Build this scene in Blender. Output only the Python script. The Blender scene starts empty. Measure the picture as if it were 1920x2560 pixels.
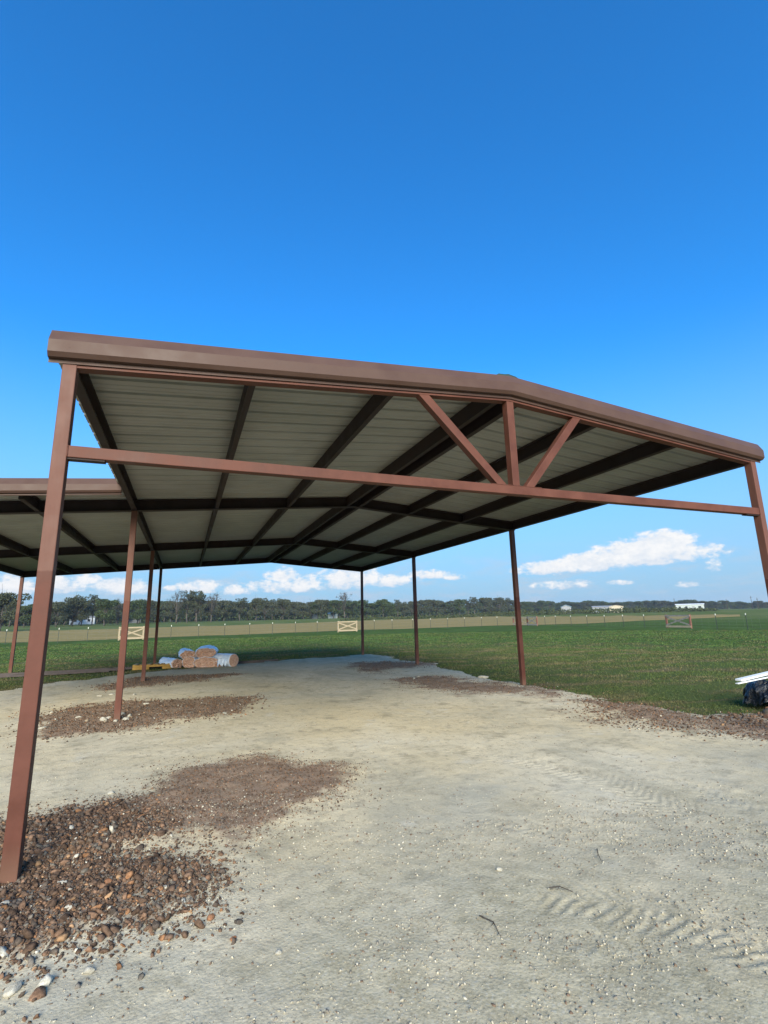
import bpy, math, random
import numpy as np
from mathutils import Matrix, Vector
random.seed(7); RNG = np.random.default_rng(11)
R = math.radians
sc = bpy.context.scene
COL = sc.collection

# ------------------------------------------------------------------ camera
PITCH, YAW, ROLL = R(11.934), R(-21.826), R(-1.266)
CAM = np.array([0.972, -4.33, 1.65])
fwd = np.array([-math.sin(YAW)*math.cos(PITCH), math.cos(YAW)*math.cos(PITCH), math.sin(PITCH)])
rt0 = np.array([math.cos(YAW), math.sin(YAW), 0.0]); up0 = np.cross(rt0, fwd)
rt = rt0*math.cos(ROLL)+up0*math.sin(ROLL); up = -rt0*math.sin(ROLL)+up0*math.cos(ROLL)
cd = bpy.data.cameras.new('camera'); cam = bpy.data.objects.new('camera', cd); COL.objects.link(cam)
cd.sensor_fit = 'VERTICAL'; cd.sensor_height = 36; cd.lens = 36*1232.1/2560
cd.clip_start = 0.05; cd.clip_end = 12000
M4 = Matrix(((rt[0], up[0], -fwd[0], CAM[0]), (rt[1], up[1], -fwd[1], CAM[1]), (rt[2], up[2], -fwd[2], CAM[2]), (0, 0, 0, 1)))
cam.matrix_world = M4
sc.camera = cam

# ------------------------------------------------------------------ light
SUN_EL, SUN_AZ = R(24), R(197)          # azimuth clockwise from +Y
sd = bpy.data.lights.new('sun', 'SUN'); sun = bpy.data.objects.new('sun', sd); COL.objects.link(sun)
sd.energy = 4.6; sd.angle = R(38); sd.color = (1.0, .89, .71)
sdir = Vector((math.sin(SUN_AZ)*math.cos(SUN_EL), math.cos(SUN_AZ)*math.cos(SUN_EL), math.sin(SUN_EL)))
sun.rotation_euler = sdir.to_track_quat('Z', 'Y').to_euler()
sc.view_settings.view_transform = 'Standard'; sc.view_settings.look = 'None'
sc.view_settings.gamma = 1; sc.view_settings.exposure = 0.75
sc.view_settings.use_curve_mapping = False
sc.cycles.max_bounces = 6; sc.cycles.diffuse_bounces = 4; sc.cycles.transparent_max_bounces = 4

# ------------------------------------------------------------------ node helpers
class NT:
    def __init__(s, tree): s.t = tree; s.n = tree.nodes; s.l = tree.links
    def link(s, a, sock):
        if isinstance(a, bpy.types.NodeSocket): s.l.new(a, sock)
        elif isinstance(a, (int, float)): 
            sock.default_value = a if sock.type == 'VALUE' else (a, a, a) if sock.type == 'VECTOR' else (a, a, a, 1)
        else: sock.default_value = tuple(a) if len(a) == len(sock.default_value) else tuple(a)+(1,)
    def m(s, op, a, b=None, c=None, clamp=False):
        n = s.n.new('ShaderNodeMath'); n.operation = op; n.use_clamp = clamp
        for i, v in enumerate((a, b, c)):
            if v is not None: s.link(v, n.inputs[i])
        return n.outputs[0]
    def mix(s, f, a, b, mode='MIX'):
        n = s.n.new('ShaderNodeMix'); n.data_type = 'RGBA'; n.blend_type = mode
        s.link(f, n.inputs[0]); s.link(a, n.inputs[6]); s.link(b, n.inputs[7]); return n.outputs[2]
    def ss(s, v, lo, hi, a=0., b=1.):
        n = s.n.new('ShaderNodeMapRange'); n.interpolation_type = 'SMOOTHSTEP'
        for i, x in enumerate((v, lo, hi, a, b)): s.link(x, n.inputs[i])
        return n.outputs[0]
    def noise(s, vec, scale, detail=4, rough=.55, dist=0.):
        n = s.n.new('ShaderNodeTexNoise'); s.link(vec, n.inputs['Vector']); n.inputs['Scale'].default_value = scale
        n.inputs['Detail'].default_value = detail; n.inputs['Roughness'].default_value = rough; n.inputs['Distortion'].default_value = dist
        return n.outputs[0]
    def voro(s, vec, scale, feat='F1'):
        n = s.n.new('ShaderNodeTexVoronoi'); n.feature = feat; s.link(vec, n.inputs['Vector']); n.inputs['Scale'].default_value = scale
        return n
    def vmul(s, vec, k):
        n = s.n.new('ShaderNodeVectorMath'); n.operation = 'MULTIPLY'; s.link(vec, n.inputs[0]); n.inputs[1].default_value = k; return n.outputs[0]
    def comb(s, x, y, z):
        n = s.n.new('ShaderNodeCombineXYZ'); s.link(x, n.inputs[0]); s.link(y, n.inputs[1]); s.link(z, n.inputs[2]); return n.outputs[0]
    def bump(s, h, strength=.5, dist=.01, normal=None):
        n = s.n.new('ShaderNodeBump'); s.link(h, n.inputs['Height']); n.inputs['Strength'].default_value = strength; n.inputs['Distance'].default_value = dist
        if normal is not None: s.l.new(normal, n.inputs['Normal'])
        return n.outputs[0]

def material(name, rough=.8, metal=0., spec=.4):
    m = bpy.data.materials.new(name); m.use_nodes = True
    nt = NT(m.node_tree); b = m.node_tree.nodes['Principled BSDF']
    b.inputs['Roughness'].default_value = rough; b.inputs['Metallic'].default_value = metal
    b.inputs['Specular IOR Level'].default_value = spec
    tc = nt.n.new('ShaderNodeTexCoord')
    geo = nt.n.new('ShaderNodeNewGeometry')
    return m, nt, b, tc.outputs['Object'], geo.outputs['Position']
def attr(nt, name):
    n = nt.n.new('ShaderNodeAttribute'); n.attribute_name = name; return n

# ------------------------------------------------------------------ world: Nishita sky with fair-weather cumulus low on the horizon
CLOUDS = [(49.53,5.7,5.2,1.6,1.5),(51.31,6.6,2.8,1.3,1.5),(40.32,4.68,3.6,.85,1.1),(44.57,5.18,3.5,1.2,1.4),(55.12,5.41,1.6,.84,.7),(55.44,4.19,.64,.76,.45),
(40.99,2.84,2.87,.43,.5),(46.99,2.83,1.13,.29,.6),(52.99,2.37,1.01,.31,.5),(10.03,4.65,1.69,.99,1),(10.05,3.44,4.2,.8,.8),(12.9,3.86,1.58,.9,.8),
(17.69,4.29,3.45,1.46,1),(22.57,3.88,2.77,.73,.8),(26.83,4.54,2.2,.59,.9),(29.92,4.18,1.27,.41,.8),(-15.17,3.5,1.92,1.16,.9),(-11.26,3.56,1.95,.92,.9),
(-9.35,4.14,1.29,.59,.9),(-6.78,3.42,2.14,.88,.9),(-4.96,3.39,1.4,.89,.9),(1.59,3.45,2.64,.73,.9),(-1.43,3.36,.7,.33,.8),(4.92,3.09,1.6,.61,.9),
(66,4,3,1.0,.9),(78,4.5,5,1.2,.9),(-24,4,4,1.1,.9),(-38,4.2,6,1.3,.9)]
w = bpy.data.worlds.new('World'); sc.world = w; w.use_nodes = True
nt = NT(w.node_tree); bg = w.node_tree.nodes['Background']
sky = nt.n.new('ShaderNodeTexSky'); sky.sky_type = 'NISHITA'; sky.sun_disc = False
sky.sun_elevation = SUN_EL; sky.sun_rotation = SUN_AZ
sky.air_density = 1.0; sky.dust_density = .6; sky.ozone_density = 3.0
hsv = nt.n.new('ShaderNodeHueSaturation'); nt.l.new(sky.outputs[0], hsv.inputs['Color'])
hsv.inputs['Saturation'].default_value = 1.1; hsv.inputs['Value'].default_value = 1.0
tc = nt.n.new('ShaderNodeTexCoord'); sep = nt.n.new('ShaderNodeSeparateXYZ'); nt.l.new(tc.outputs['Generated'], sep.inputs[0])
X, Y, Z = sep.outputs
az = nt.m('MULTIPLY', nt.m('ARCTAN2', X, Y), 57.2958)
el = nt.m('MULTIPLY', nt.m('ARCSINE', Z), 57.2958)
P = nt.comb(az, nt.m('MULTIPLY', el, 1.5), 0.0)
warp = nt.noise(P, .55, 3, .6)
big = nt.noise(P, .70, 8, .57)
fine = nt.noise(P, 2.2, 4, .5)
field = None; rel = None
for (a0, e0, sa, se, s) in CLOUDS:
    da = nt.m('DIVIDE', nt.m('SUBTRACT', az, a0), sa*1.15)
    de0 = nt.m('SUBTRACT', el, e0)
    de = nt.m('MAXIMUM', nt.m('DIVIDE', de0, se*1.15), nt.m('DIVIDE', de0, -se*.85))
    q = nt.m('ADD', nt.m('MULTIPLY', da, da), nt.m('MULTIPLY', de, de))
    f_ = nt.m('MULTIPLY_ADD', q, -s, s)
    field = f_ if field is None else nt.m('MAXIMUM', field, f_)
    r_ = nt.m('MULTIPLY', nt.ss(nt.m('DIVIDE', de0, se), -1.1, .1), nt.m('GREATER_THAN', f_, 0.0))
    rel = r_ if rel is None else nt.m('MAXIMUM', rel, r_)
nn = nt.m('ADD', nt.m('MULTIPLY', nt.m('SUBTRACT', big, .5), 3.3), nt.m('MULTIPLY', nt.m('SUBTRACT', fine, .5), .9))
dens = nt.m('ADD', nt.m('ADD', field, .12), nn)
alpha = nt.m('MULTIPLY', nt.ss(dens, -.12, .95), nt.ss(field, -1.1, .1))
# thin veil of low haze cloud
veiln = nt.noise(nt.comb(nt.m('MULTIPLY', az, .35), nt.m('MULTIPLY', el, 1.3), 3.0), .8, 6, .6)
veil = nt.m('MULTIPLY', nt.m('MULTIPLY', nt.ss(veiln, .42, .75), nt.ss(el, 8.5, 2.5)), .72)
veil = nt.m('MULTIPLY', veil, nt.ss(el, -1.0, .5))
shade = nt.m('ADD', nt.m('MULTIPLY', rel, .6), nt.m('MULTIPLY', nt.ss(nt.m('ADD', big, nt.m('MULTIPLY', fine, .5)), .55, .95), .4))
ccol = nt.mix(shade, (3.5, 4.2, 5.1), (5.9, 5.9, 5.9))
deep = nt.mix(1.0, hsv.outputs[0], (.31, 1.29, 1.88), 'MULTIPLY')
deep = nt.mix(nt.m('MULTIPLY', nt.ss(el, 30, -2), .97), deep, (2.2, 3.3, 4.6))
base = nt.mix(veil, deep, (3.2, 3.9, 4.7))
full = nt.mix(alpha, base, ccol)
nt.l.new(full, bg.inputs['Color']); bg.inputs['Strength'].default_value = .1

# ------------------------------------------------------------------ object helpers
def link(o, parent=None):
    COL.objects.link(o)
    if parent is not None: o.parent = parent
    return o
def tag(o, label=None, cat=None, group=None, kind=None):
    if label: o['label'] = label
    if cat: o['category'] = cat
    if group: o['group'] = group
    if kind: o['kind'] = kind
    return o
def empty(name, loc=(0, 0, 0), rz=0.):
    o = bpy.data.objects.new(name, None); o.location = loc; o.rotation_euler = (0, 0, rz); o.empty_display_size = .2
    return link(o)
class MB:
    def __init__(s): s.v = []; s.f = []
    def add(s, vs, fs):
        b = len(s.v); s.v += [tuple(map(float, v)) for v in vs]; s.f += [tuple(i+b for i in f) for f in fs]; return s
    def hexa(s, p):   # 8 points: bottom loop 0-3, top loop 4-7
        return s.add(p, [(3, 2, 1, 0), (4, 5, 6, 7), (0, 1, 5, 4), (1, 2, 6, 5), (2, 3, 7, 6), (3, 0, 4, 7)])
    def box(s, x0, x1, y0, y1, z0, z1):
        return s.hexa([(x0, y0, z0), (x1, y0, z0), (x1, y1, z0), (x0, y1, z0), (x0, y0, z1), (x1, y0, z1), (x1, y1, z1), (x0, y1, z1)])
    def loft(s, rings, cap=True, closed=True):
        n = len(rings[0]); b = len(s.v)
        for r_ in rings: s.v += [tuple(map(float, v)) for v in r_]
        for k in range(len(rings)-1):
            for i in range(n if closed else n-1):
                j = (i+1) % n
                s.f.append((b+k*n+i, b+k*n+j, b+(k+1)*n+j, b+(k+1)*n+i))
        if cap and closed:
            s.f.append(tuple(b+i for i in reversed(range(n)))); s.f.append(tuple(b+(len(rings)-1)*n+i for i in range(n)))
        return s
    def bar(s, a, b_, w_, h_, upv=(0, 0, 1)):
        a = np.array(a, float); b_ = np.array(b_, float); d = b_-a; d /= np.linalg.norm(d)
        u_ = np.array(upv, float)
        if abs(u_@d) > .99: u_ = np.array((0, 1., 0))
        r_ = np.cross(d, u_); r_ /= np.linalg.norm(r_); u_ = np.cross(r_, d)
        off = [(-w_/2, -h_/2), (w_/2, -h_/2), (w_/2, h_/2), (-w_/2, h_/2)]
        return s.loft([[p+r_*x+u_*z for x, z in off] for p in (a, b_)])
    def tube(s, pts, rad, n=6):
        pts = [np.array(p, float) for p in pts]; rings = []
        for i, p in enumerate(pts):
            d = pts[min(i+1, len(pts)-1)]-pts[max(i-1, 0)]; d /= np.linalg.norm(d)+1e-9
            h = np.array((0, 0, 1.)) if abs(d[2]) < .9 else np.array((1., 0, 0))
            a = np.cross(d, h); a /= np.linalg.norm(a); c = np.cross(d, a)
            r_ = rad[i] if hasattr(rad, '__len__') else rad
            rings.append([p+a*r_*math.cos(t)+c*r_*math.sin(t) for t in np.linspace(0, 2*math.pi, n, endpoint=False)])
        return s.loft(rings)
    def build(s, name, mat, parent=None, smooth=False, bevel=0.):
        me = bpy.data.meshes.new(name); me.from_pydata(s.v, [], s.f); me.update()
        import bmesh
        bm = bmesh.new(); bm.from_mesh(me); bmesh.ops.recalc_face_normals(bm, faces=bm.faces)
        if bevel: bmesh.ops.bevel(bm, geom=[e for e in bm.edges if len(e.link_faces) == 2 and e.calc_face_angle(0) > .6], offset=bevel, segments=2, affect='EDGES', profile=.6)
        bm.to_mesh(me); bm.free()
        if mat: me.materials.append(mat)
        if smooth: me.polygons.foreach_set('use_smooth', [True]*len(me.polygons))
        o = bpy.data.objects.new(name, me); return link(o, parent)
def fastmesh(name, V, F, mat, cols=None, smooth=False, parent=None, kind=None):
    V = np.asarray(V, np.float32); F = np.asarray(F, np.int32); k = F.shape[1]
    me = bpy.data.meshes.new(name); me.vertices.add(len(V)); me.vertices.foreach_set('co', V.ravel())
    me.loops.add(F.size); me.loops.foreach_set('vertex_index', F.ravel())
    me.polygons.add(len(F)); me.polygons.foreach_set('loop_start', np.arange(0, F.size, k, dtype=np.int32))
    me.polygons.foreach_set('loop_total', np.full(len(F), k, np.int32))
    me.update(calc_edges=True)
    if smooth: me.polygons.foreach_set('use_smooth', np.ones(len(F), bool))
    if cols is not None:
        for nm, c in cols.items():
            c = np.asarray(c, np.float32)
            if c.ndim == 1:
                a = me.attributes.new(nm, 'FLOAT', 'POINT'); a.data.foreach_set('value', c)
            else:
                a = me.attributes.new(nm, 'FLOAT_COLOR', 'POINT'); a.data.foreach_set('color', np.c_[c, np.ones(len(c))].astype(np.float32).ravel())
    me.materials.append(mat); me.validate()
    o = bpy.data.objects.new(name, me); link(o, parent)
    if kind: o['kind'] = kind
    return o
def copy_tree(o, parent=None):
    c = o.copy(); COL.objects.link(c); c.parent = parent
    for ch in list(o.children): copy_tree(ch, c)
    return c

# numpy noise
def vnoise(x, y, seed=0):
    xi = np.floor(x).astype(np.int64); yi = np.floor(y).astype(np.int64); xf = x-xi; yf = y-yi
    def h(a, b):
        n = (a*374761393+b*668265263+seed*1442695041) & 0xffffffff
        n = ((n ^ (n >> 13))*1274126177) & 0xffffffff
        return ((n ^ (n >> 16)) & 0xffff)/65535.
    u = xf*xf*(3-2*xf); v = yf*yf*(3-2*yf)
    return (h(xi, yi)*(1-u)+h(xi+1, yi)*u)*(1-v)+(h(xi, yi+1)*(1-u)+h(xi+1, yi+1)*u)*v
def fbm(x, y, oc=4, seed=0, g=.5):
    t = 0; a = 1; s = 0
    for i in range(oc):
        t = t+a*vnoise(x*2**i+i*17.3, y*2**i-i*9.1, seed+i); s += a; a *= g
    return t/s
def sstep(x, a, b):
    t = np.clip((x-a)/(b-a), 0, 1); return t*t*(3-2*t)
def polysd(px, py, poly):     # signed distance, positive inside
    d = np.full(px.shape, 1e9); ins = np.zeros(px.shape, bool); n = len(poly)
    for i in range(n):
        (x0, y0), (x1, y1) = poly[i], poly[(i+1) % n]
        ex, ey = x1-x0, y1-y0; wx = px-x0; wy = py-y0
        t = np.clip((wx*ex+wy*ey)/(ex*ex+ey*ey+1e-12), 0, 1)
        d = np.minimum(d, np.hypot(wx-ex*t, wy-ey*t))
        c = ((y0 > py) != (y1 > py)) & (px < (x1-x0)*(py-y0)/((y1-y0) if y1 != y0 else 1e-12)+x0)
        ins ^= c
    return np.where(ins, d, -d)
def linedist(px, py, pts):    # distance, arc coordinate, signed side
    best = np.full(px.shape, 1e9); arc = np.zeros(px.shape); side = np.zeros(px.shape); L = 0
    for i in range(len(pts)-1):
        (x0, y0), (x1, y1) = pts[i], pts[i+1]; ex, ey = x1-x0, y1-y0; l = math.hypot(ex, ey)
        wx = px-x0; wy = py-y0; t = np.clip((wx*ex+wy*ey)/l**2, 0, 1); d = np.hypot(wx-ex*t, wy-ey*t)
        m_ = d < best; best = np.where(m_, d, best); arc = np.where(m_, L+t*l, arc); side = np.where(m_, np.sign(ex*wy-ey*wx)*d, side); L += l
    return best, arc, side

def TZ(x, y):
    d = np.hypot(np.asarray(x, float)-8, np.asarray(y, float)-5)
    return 1.15*sstep(d, 62, 210)+(fbm(np.asarray(x, float)/60., np.asarray(y, float)/60., 2, 5)-.5)*.5*sstep(d, 70, 160)
def ray(px, py):
    d = fwd*1232.1+rt*(px-960)-up*(py-1280); return d/np.linalg.norm(d)
def hit(px, py):            # where a line of sight meets the terrain
    d = ray(px, py); t = 2.0
    for _ in range(4000):
        q = CAM+d*t
        if q[2] < float(TZ(q[0], q[1])): return q
        t *= 1.004
        if t > 3000: break
    return CAM+d*600
def dirpt(px, dist):        # ground point at a bearing and a distance
    d = ray(px, 1541.); a = math.atan2(d[0], d[1]); x = CAM[0]+math.sin(a)*dist; y = CAM[1]+math.cos(a)*dist
    return x, y, float(TZ(x, y))

# ------------------------------------------------------------------ materials
def paint(name, col, rough=.5, var=.12, dust=.0, faded=None):
    m, nt, b, oc, pos = material(name, rough, 0, .22)
    n1 = nt.noise(pos, 3.2, 5, .6); n2 = nt.noise(nt.vmul(pos, (1, 1, .15)), 22, 4, .6)
    c2 = tuple(c*(1-var*2.2) for c in col); c3 = tuple(min(1, c*(1+var*2)+.006) for c in col)
    c = nt.mix(nt.ss(n1, .3, .7), c2, c3); c = nt.mix(nt.ss(n2, .45, .8, 0, .35), c, c3)
    sp = nt.noise(pos, 60, 2, .5); c = nt.mix(nt.ss(sp, .66, .74, 0, .35), c, tuple(x*.45 for x in col))
    if faded:      # older, chalkier coat above the height the posts were touched up to
        zf = nt.n.new('ShaderNodeSeparateXYZ'); nt.l.new(pos, zf.inputs[0])
        c = nt.mix(nt.m('MULTIPLY', nt.ss(nt.m('ADD', zf.outputs[2], nt.m('MULTIPLY', n1, .10)), 2.06, 2.075), .8), c, nt.mix(nt.ss(n2, .3, .7), faded, tuple(x*1.2 for x in faded)))
    if dust:
        z = nt.n.new('ShaderNodeSeparateXYZ'); nt.l.new(pos, z.inputs[0])
        c = nt.mix(nt.m('MULTIPLY', nt.ss(nt.m('ADD', z.outputs[2], nt.m('MULTIPLY', n1, .2)), .38, .05), dust), c, (.30, .24, .16))
    nt.link(c, b.inputs['Base Color'])
    nt.link(nt.ss(n1, .2, .8, rough-.1, rough+.15), b.inputs['Roughness'])
    nt.l.new(nt.bump(nt.noise(pos, 35, 3, .5), .12, .004), b.inputs['Normal'])
    return m
M_POST = paint('red_oxide_steel', (.102, .036, .022), .55, .08, .18)
M_POSTV = paint('red_oxide_post', (.098, .033, .021), .55, .08, .18, (.122, .056, .040))
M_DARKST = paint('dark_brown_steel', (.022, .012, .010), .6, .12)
M_FASCIA = paint('brown_trim_metal', (.082, .046, .034), .5, .02)
M_GREEN = paint('green_foam_closure', (.02, .05, .045), .7, .1)
M_WHITE = paint('white_board', (.72, .74, .74), .55, .03)
M_YELLOW = paint('yellow_wood', (.34, .20, .05), .75, .2)
M_TPOST = paint('green_tpost', (.035, .045, .035), .6, .15)
M_TPW = paint('white_tpost_tip', (.6, .6, .52), .6, .05)
M_WIRE = paint('wire', (.14, .14, .13), .5, .05)
def sheetmat():
    m, nt, b, oc, pos = material('galvalume_underside', .45, .25, .5)
    n1 = nt.noise(pos, 1.1, 4, .6); n2 = nt.noise(nt.vmul(pos, (.5, 6, 1)), 3, 4, .6)
    c = nt.mix(nt.ss(n1, .3, .7), (.265, .265, .235), (.325, .32, .29)); c = nt.mix(nt.ss(n2, .5, .8, 0, .3), c, (.19, .19, .165))
    nt.link(c, b.inputs['Base Color']); return m
M_SHEET = sheetmat()
def woodmat(name, a, b_):
    m, nt, b, oc, pos = material(name, .85, 0, .2)
    n = nt.noise(nt.vmul(pos, (2, 2, 9)), 2.5, 5, .6)
    nt.link(nt.mix(nt.ss(n, .3, .7), a, b_), b.inputs['Base Color']); return m
M_LUMBER = woodmat('new_lumber', (.28, .225, .145), (.38, .31, .21))
M_OLDWOOD = woodmat('weathered_lumber', (.17, .155, .135), (.30, .27, .23))
M_REDWOOD = woodmat('rusty_wood_post', (.16, .07, .05), (.24, .11, .08))

DRY = (.20, .155, .085)
def grassmat(name, blades=False):
    m, nt, b, oc, pos = material(name, .95, 0, 0)
    big = nt.noise(pos, .11, 5, .6, .4); mid = nt.noise(nt.vmul(pos, (.7, 1.4, 1)), .75, 6, .65, .6); fin = nt.noise(pos, 9, 4, .7)
    sp = nt.n.new('ShaderNodeSeparateXYZ'); nt.l.new(pos, sp.inputs[0])
    vd = nt.n.new('ShaderNodeVectorMath'); vd.operation = 'DISTANCE'; nt.l.new(pos, vd.inputs[0]); vd.inputs[1].default_value = (4, 6, 0)
    worn = nt.ss(vd.outputs['Value'], 26, 9)        # trampled turf round the building site
    g1 = nt.mix(nt.ss(big, .35, .65), (.066, .120, .032), (.092, .150, .044))
    g1 = nt.mix(nt.ss(mid, .35, .62), g1, (.038, .064, .022))
    dry = nt.m('MULTIPLY', nt.ss(mid, .46, .62), nt.m('ADD', nt.m('MULTIPLY', worn, .9), .10))
    c = nt.mix(dry, g1, DRY)
    c = nt.mix(nt.m('MULTIPLY', worn, .62), c, nt.mix(nt.ss(fin, .3, .7), (.045, .058, .022), (.13, .11, .055)))
    c = nt.mix(nt.ss(fin, .3, .75, 0, .35), c, (.075, .13, .035))
    if blades:
        at = attr(nt, 'tint'); c = nt.mix(nt.m('MULTIPLY', at.outputs['Fac'], .42), c, nt.mix(nt.ss(mid, .4, .6), (.095, .15, .040), (.26, .22, .12)))
    else:
        bare = nt.m('MULTIPLY', nt.ss(mid, .56, .72), worn); c = nt.mix(nt.m('MULTIPLY', bare, .6), c, (.15, .11, .07))
        # pasture far out is paler
        c = nt.mix(nt.ss(vd.outputs['Value'], 55, 120, 0, .75), c, nt.mix(nt.ss(big, .35, .65), (.085, .12, .040), (.15, .165, .065)))
        nt.l.new(nt.bump(nt.m('ADD', fin, mid), .35, .03), b.inputs['Normal'])
    nt.link(c, b.inputs['Base Color']); return m
M_GRASS = grassmat('turf'); M_BLADE = grassmat('grass_blades', True)
def haymat():
    m, nt, b, oc, pos = material('dry_hay_grass', .95, 0, 0)
    n = nt.noise(nt.vmul(pos, (.35, 1, 1)), .35, 6, .65, .5); f = nt.noise(pos, 3, 5, .7)
    c = nt.mix(nt.ss(n, .35, .65), (.265, .20, .085), (.195, .165, .066)); c = nt.mix(nt.ss(f, .35, .75, 0, .5), c, (.36, .28, .14))
    nt.link(c, b.inputs['Base Color']); nt.l.new(nt.bump(f, .3, .03), b.inputs['Normal']); return m
M_HAY = haymat()
def padmat():
    m, nt, b, oc, pos = material('crushed_limestone', .95, 0, 0)
    A = nt.noise(pos, .32, 6, .6, .5); B = nt.noise(pos, 1.7, 7, .68, .3); C_ = nt.noise(pos, 11, 6, .72); D = nt.noise(pos, 60, 4, .7)
    Wd = nt.noise(nt.vmul(pos, (1, .45, 1)), .55, 7, .62, 1.2)
    c = nt.mix(nt.ss(A, .32, .68), (.55, .465, .30), (.61, .545, .40))
    c = nt.mix(nt.ss(Wd, .46, .66, 0, .8), c, (.43, .39, .285))
    c = nt.mix(nt.ss(B, .52, .72, 0, .8), c, (.27, .24, .165))
    c = nt.mix(nt.ss(B, .43, .28, 0, .6), c, (.58, .55, .46))
    c = nt.mix(nt.ss(nt.noise(pos, 5, 6, .75), .53, .68, 0, .7), c, (.31, .27, .20))
    c = nt.mix(nt.ss(C_, .53, .68, 0, .55), c, (.22, .19, .14))
    c = nt.mix(nt.ss(D, .56, .72, 0, .5), c, (.60, .56, .46)); c = nt.mix(nt.ss(D, .44, .30, 0, .6), c, (.24, .205, .145))
    g = attr(nt, 'grey_zone').outputs['Fac']            # greyer, darker gravelly tone towards the camera and at the far end
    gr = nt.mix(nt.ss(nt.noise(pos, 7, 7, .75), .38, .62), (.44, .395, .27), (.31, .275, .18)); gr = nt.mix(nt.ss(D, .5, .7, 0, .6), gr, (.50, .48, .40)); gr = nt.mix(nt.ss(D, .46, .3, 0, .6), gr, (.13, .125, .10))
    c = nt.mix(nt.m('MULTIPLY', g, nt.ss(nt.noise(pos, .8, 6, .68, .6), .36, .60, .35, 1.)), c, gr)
    st = nt.ss(nt.noise(pos, .45, 5, .6, .8), .58, .70, 0, .30); c = nt.mix(st, c, (.36, .36, .31))      # pale blue-grey lime stains
    dt = attr(nt, 'dirt').outputs['Fac']
    br = nt.mix(nt.ss(C_, .3, .7), (.150, .098, .070), (.26, .182, .132)); br = nt.mix(nt.ss(D, .6, .78, 0, .5), br, (.30, .25, .18))
    edge = nt.ss(nt.m('ADD', dt, nt.m('MULTIPLY', nt.m('SUBTRACT', nt.noise(pos, 6, 7, .75), .5), 1.3)), .22, .95, 0., .9)
    c = nt.mix(edge, c, br)
    nt.link(c, b.inputs['Base Color'])
    v = nt.voro(pos, 55); h = nt.m('ADD', nt.m('MULTIPLY', C_, 1.2), nt.m('ADD', nt.m('MULTIPLY', D, .5), nt.m('MULTIPLY', v.outputs['Distance'], -.3)))
    nt.l.new(nt.bump(h, .6, .009), b.inputs['Normal'])
    return m
M_PAD = padmat()
def attrmat(name, rough=.9, scale=40, amt=.35, spec=.2):
    m, nt, b, oc, pos = material(name, rough, 0, spec)
    a = attr(nt, 'tint').outputs['Color']; n = nt.noise(pos, scale, 4, .65)
    dark = nt.n.new('ShaderNodeMix'); dark.data_type = 'RGBA'; dark.blend_type = 'MULTIPLY'
    nt.link(amt, dark.inputs[0]); nt.link(a, dark.inputs[6]); nt.link(nt.mix(nt.ss(n, .3, .7), (.3, .3, .3), (1.5, 1.5, 1.5)), dark.inputs[7])
    nt.link(dark.outputs[2], b.inputs['Base Color']); nt.l.new(nt.bump(n, .6, .006), b.inputs['Normal']); return m
M_CLOD = attrmat('clod_earth', .95, 45, .6, .0)
M_STONE = attrmat('loose_stone', .9, 60, .3, .05)
def rockmat(name, a, b_, sc_=8):
    m, nt, b, oc, pos = material(name, .95, 0, .04); n = nt.noise(pos, sc_, 6, .65)
    nt.link(nt.mix(nt.ss(n, .3, .7), a, b_), b.inputs['Base Color']); nt.l.new(nt.bump(n, .7, .02), b.inputs['Normal']); return m
M_LIME = rockmat('pale_limestone', (.30, .28, .22), (.50, .47, .39), 25)
M_SLAB = rockmat('brown_stone', (.20, .15, .10), (.38, .31, .22), 7)
M_RUST = rockmat('rusty_sandstone', (.22, .10, .05), (.34, .18, .10), 20)
M_STICK = rockmat('dry_stick', (.05, .042, .035), (.10, .085, .07), 30)
M_FIB = rockmat('pink_fibreglass', (.46, .27, .19), (.66, .45, .33), 12)
def vinyl():
    m, nt, b, oc, pos = material('white_vinyl_facing', .35, 0, .5); n = nt.noise(pos, 5, 5, .6)
    nt.link(nt.mix(nt.ss(n, .3, .7), (.55, .66, .80), (.76, .82, .88)), b.inputs['Base Color']); nt.l.new(nt.bump(n, .8, .04), b.inputs['Normal']); return m
M_VINYL = vinyl()
def tarpmat():
    m, nt, b, oc, pos = material('black_plastic', .28, 0, .6); n = nt.noise(pos, 9, 6, .65, 1.2)
    nt.link(nt.mix(nt.ss(n, .4, .7), (.006, .007, .010), (.025, .032, .045)), b.inputs['Base Color']); nt.l.new(nt.bump(n, 1, .05), b.inputs['Normal']); return m
M_TARP = tarpmat()
def leafmat(name, a, b_):
    m, nt, b, oc, pos = material(name, .8, 0, .15)
    at = attr(nt, 'tint').outputs['Fac']; oi = nt.n.new('ShaderNodeObjectInfo')
    c = nt.mix(at, a, b_); c = nt.mix(nt.m('MULTIPLY', oi.outputs['Random'], .45), c, (.055, .062, .030))
    nt.link(c, b.inputs['Base Color'])
    tr = nt.n.new('ShaderNodeBsdfTranslucent'); nt.link(c, tr.inputs['Color']); mx = nt.n.new('ShaderNodeMixShader'); mx.inputs[0].default_value = .2
    out = nt.n['Material Output']; nt.l.new(b.outputs[0], mx.inputs[1]); nt.l.new(tr.outputs[0], mx.inputs[2]); nt.l.new(mx.outputs[0], out.inputs[0]); return m
M_LEAF = leafmat('oak_leaves', (.036, .058, .024), (.090, .125, .046))
M_LEAF2 = leafmat('grey_green_leaves', (.048, .060, .036), (.105, .115, .065))
M_TWIG = leafmat('bare_twigs', (.075, .062, .050), (.13, .115, .095))
M_BARK = rockmat('pale_bark', (.055, .048, .040), (.11, .098, .082), 3)

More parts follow.
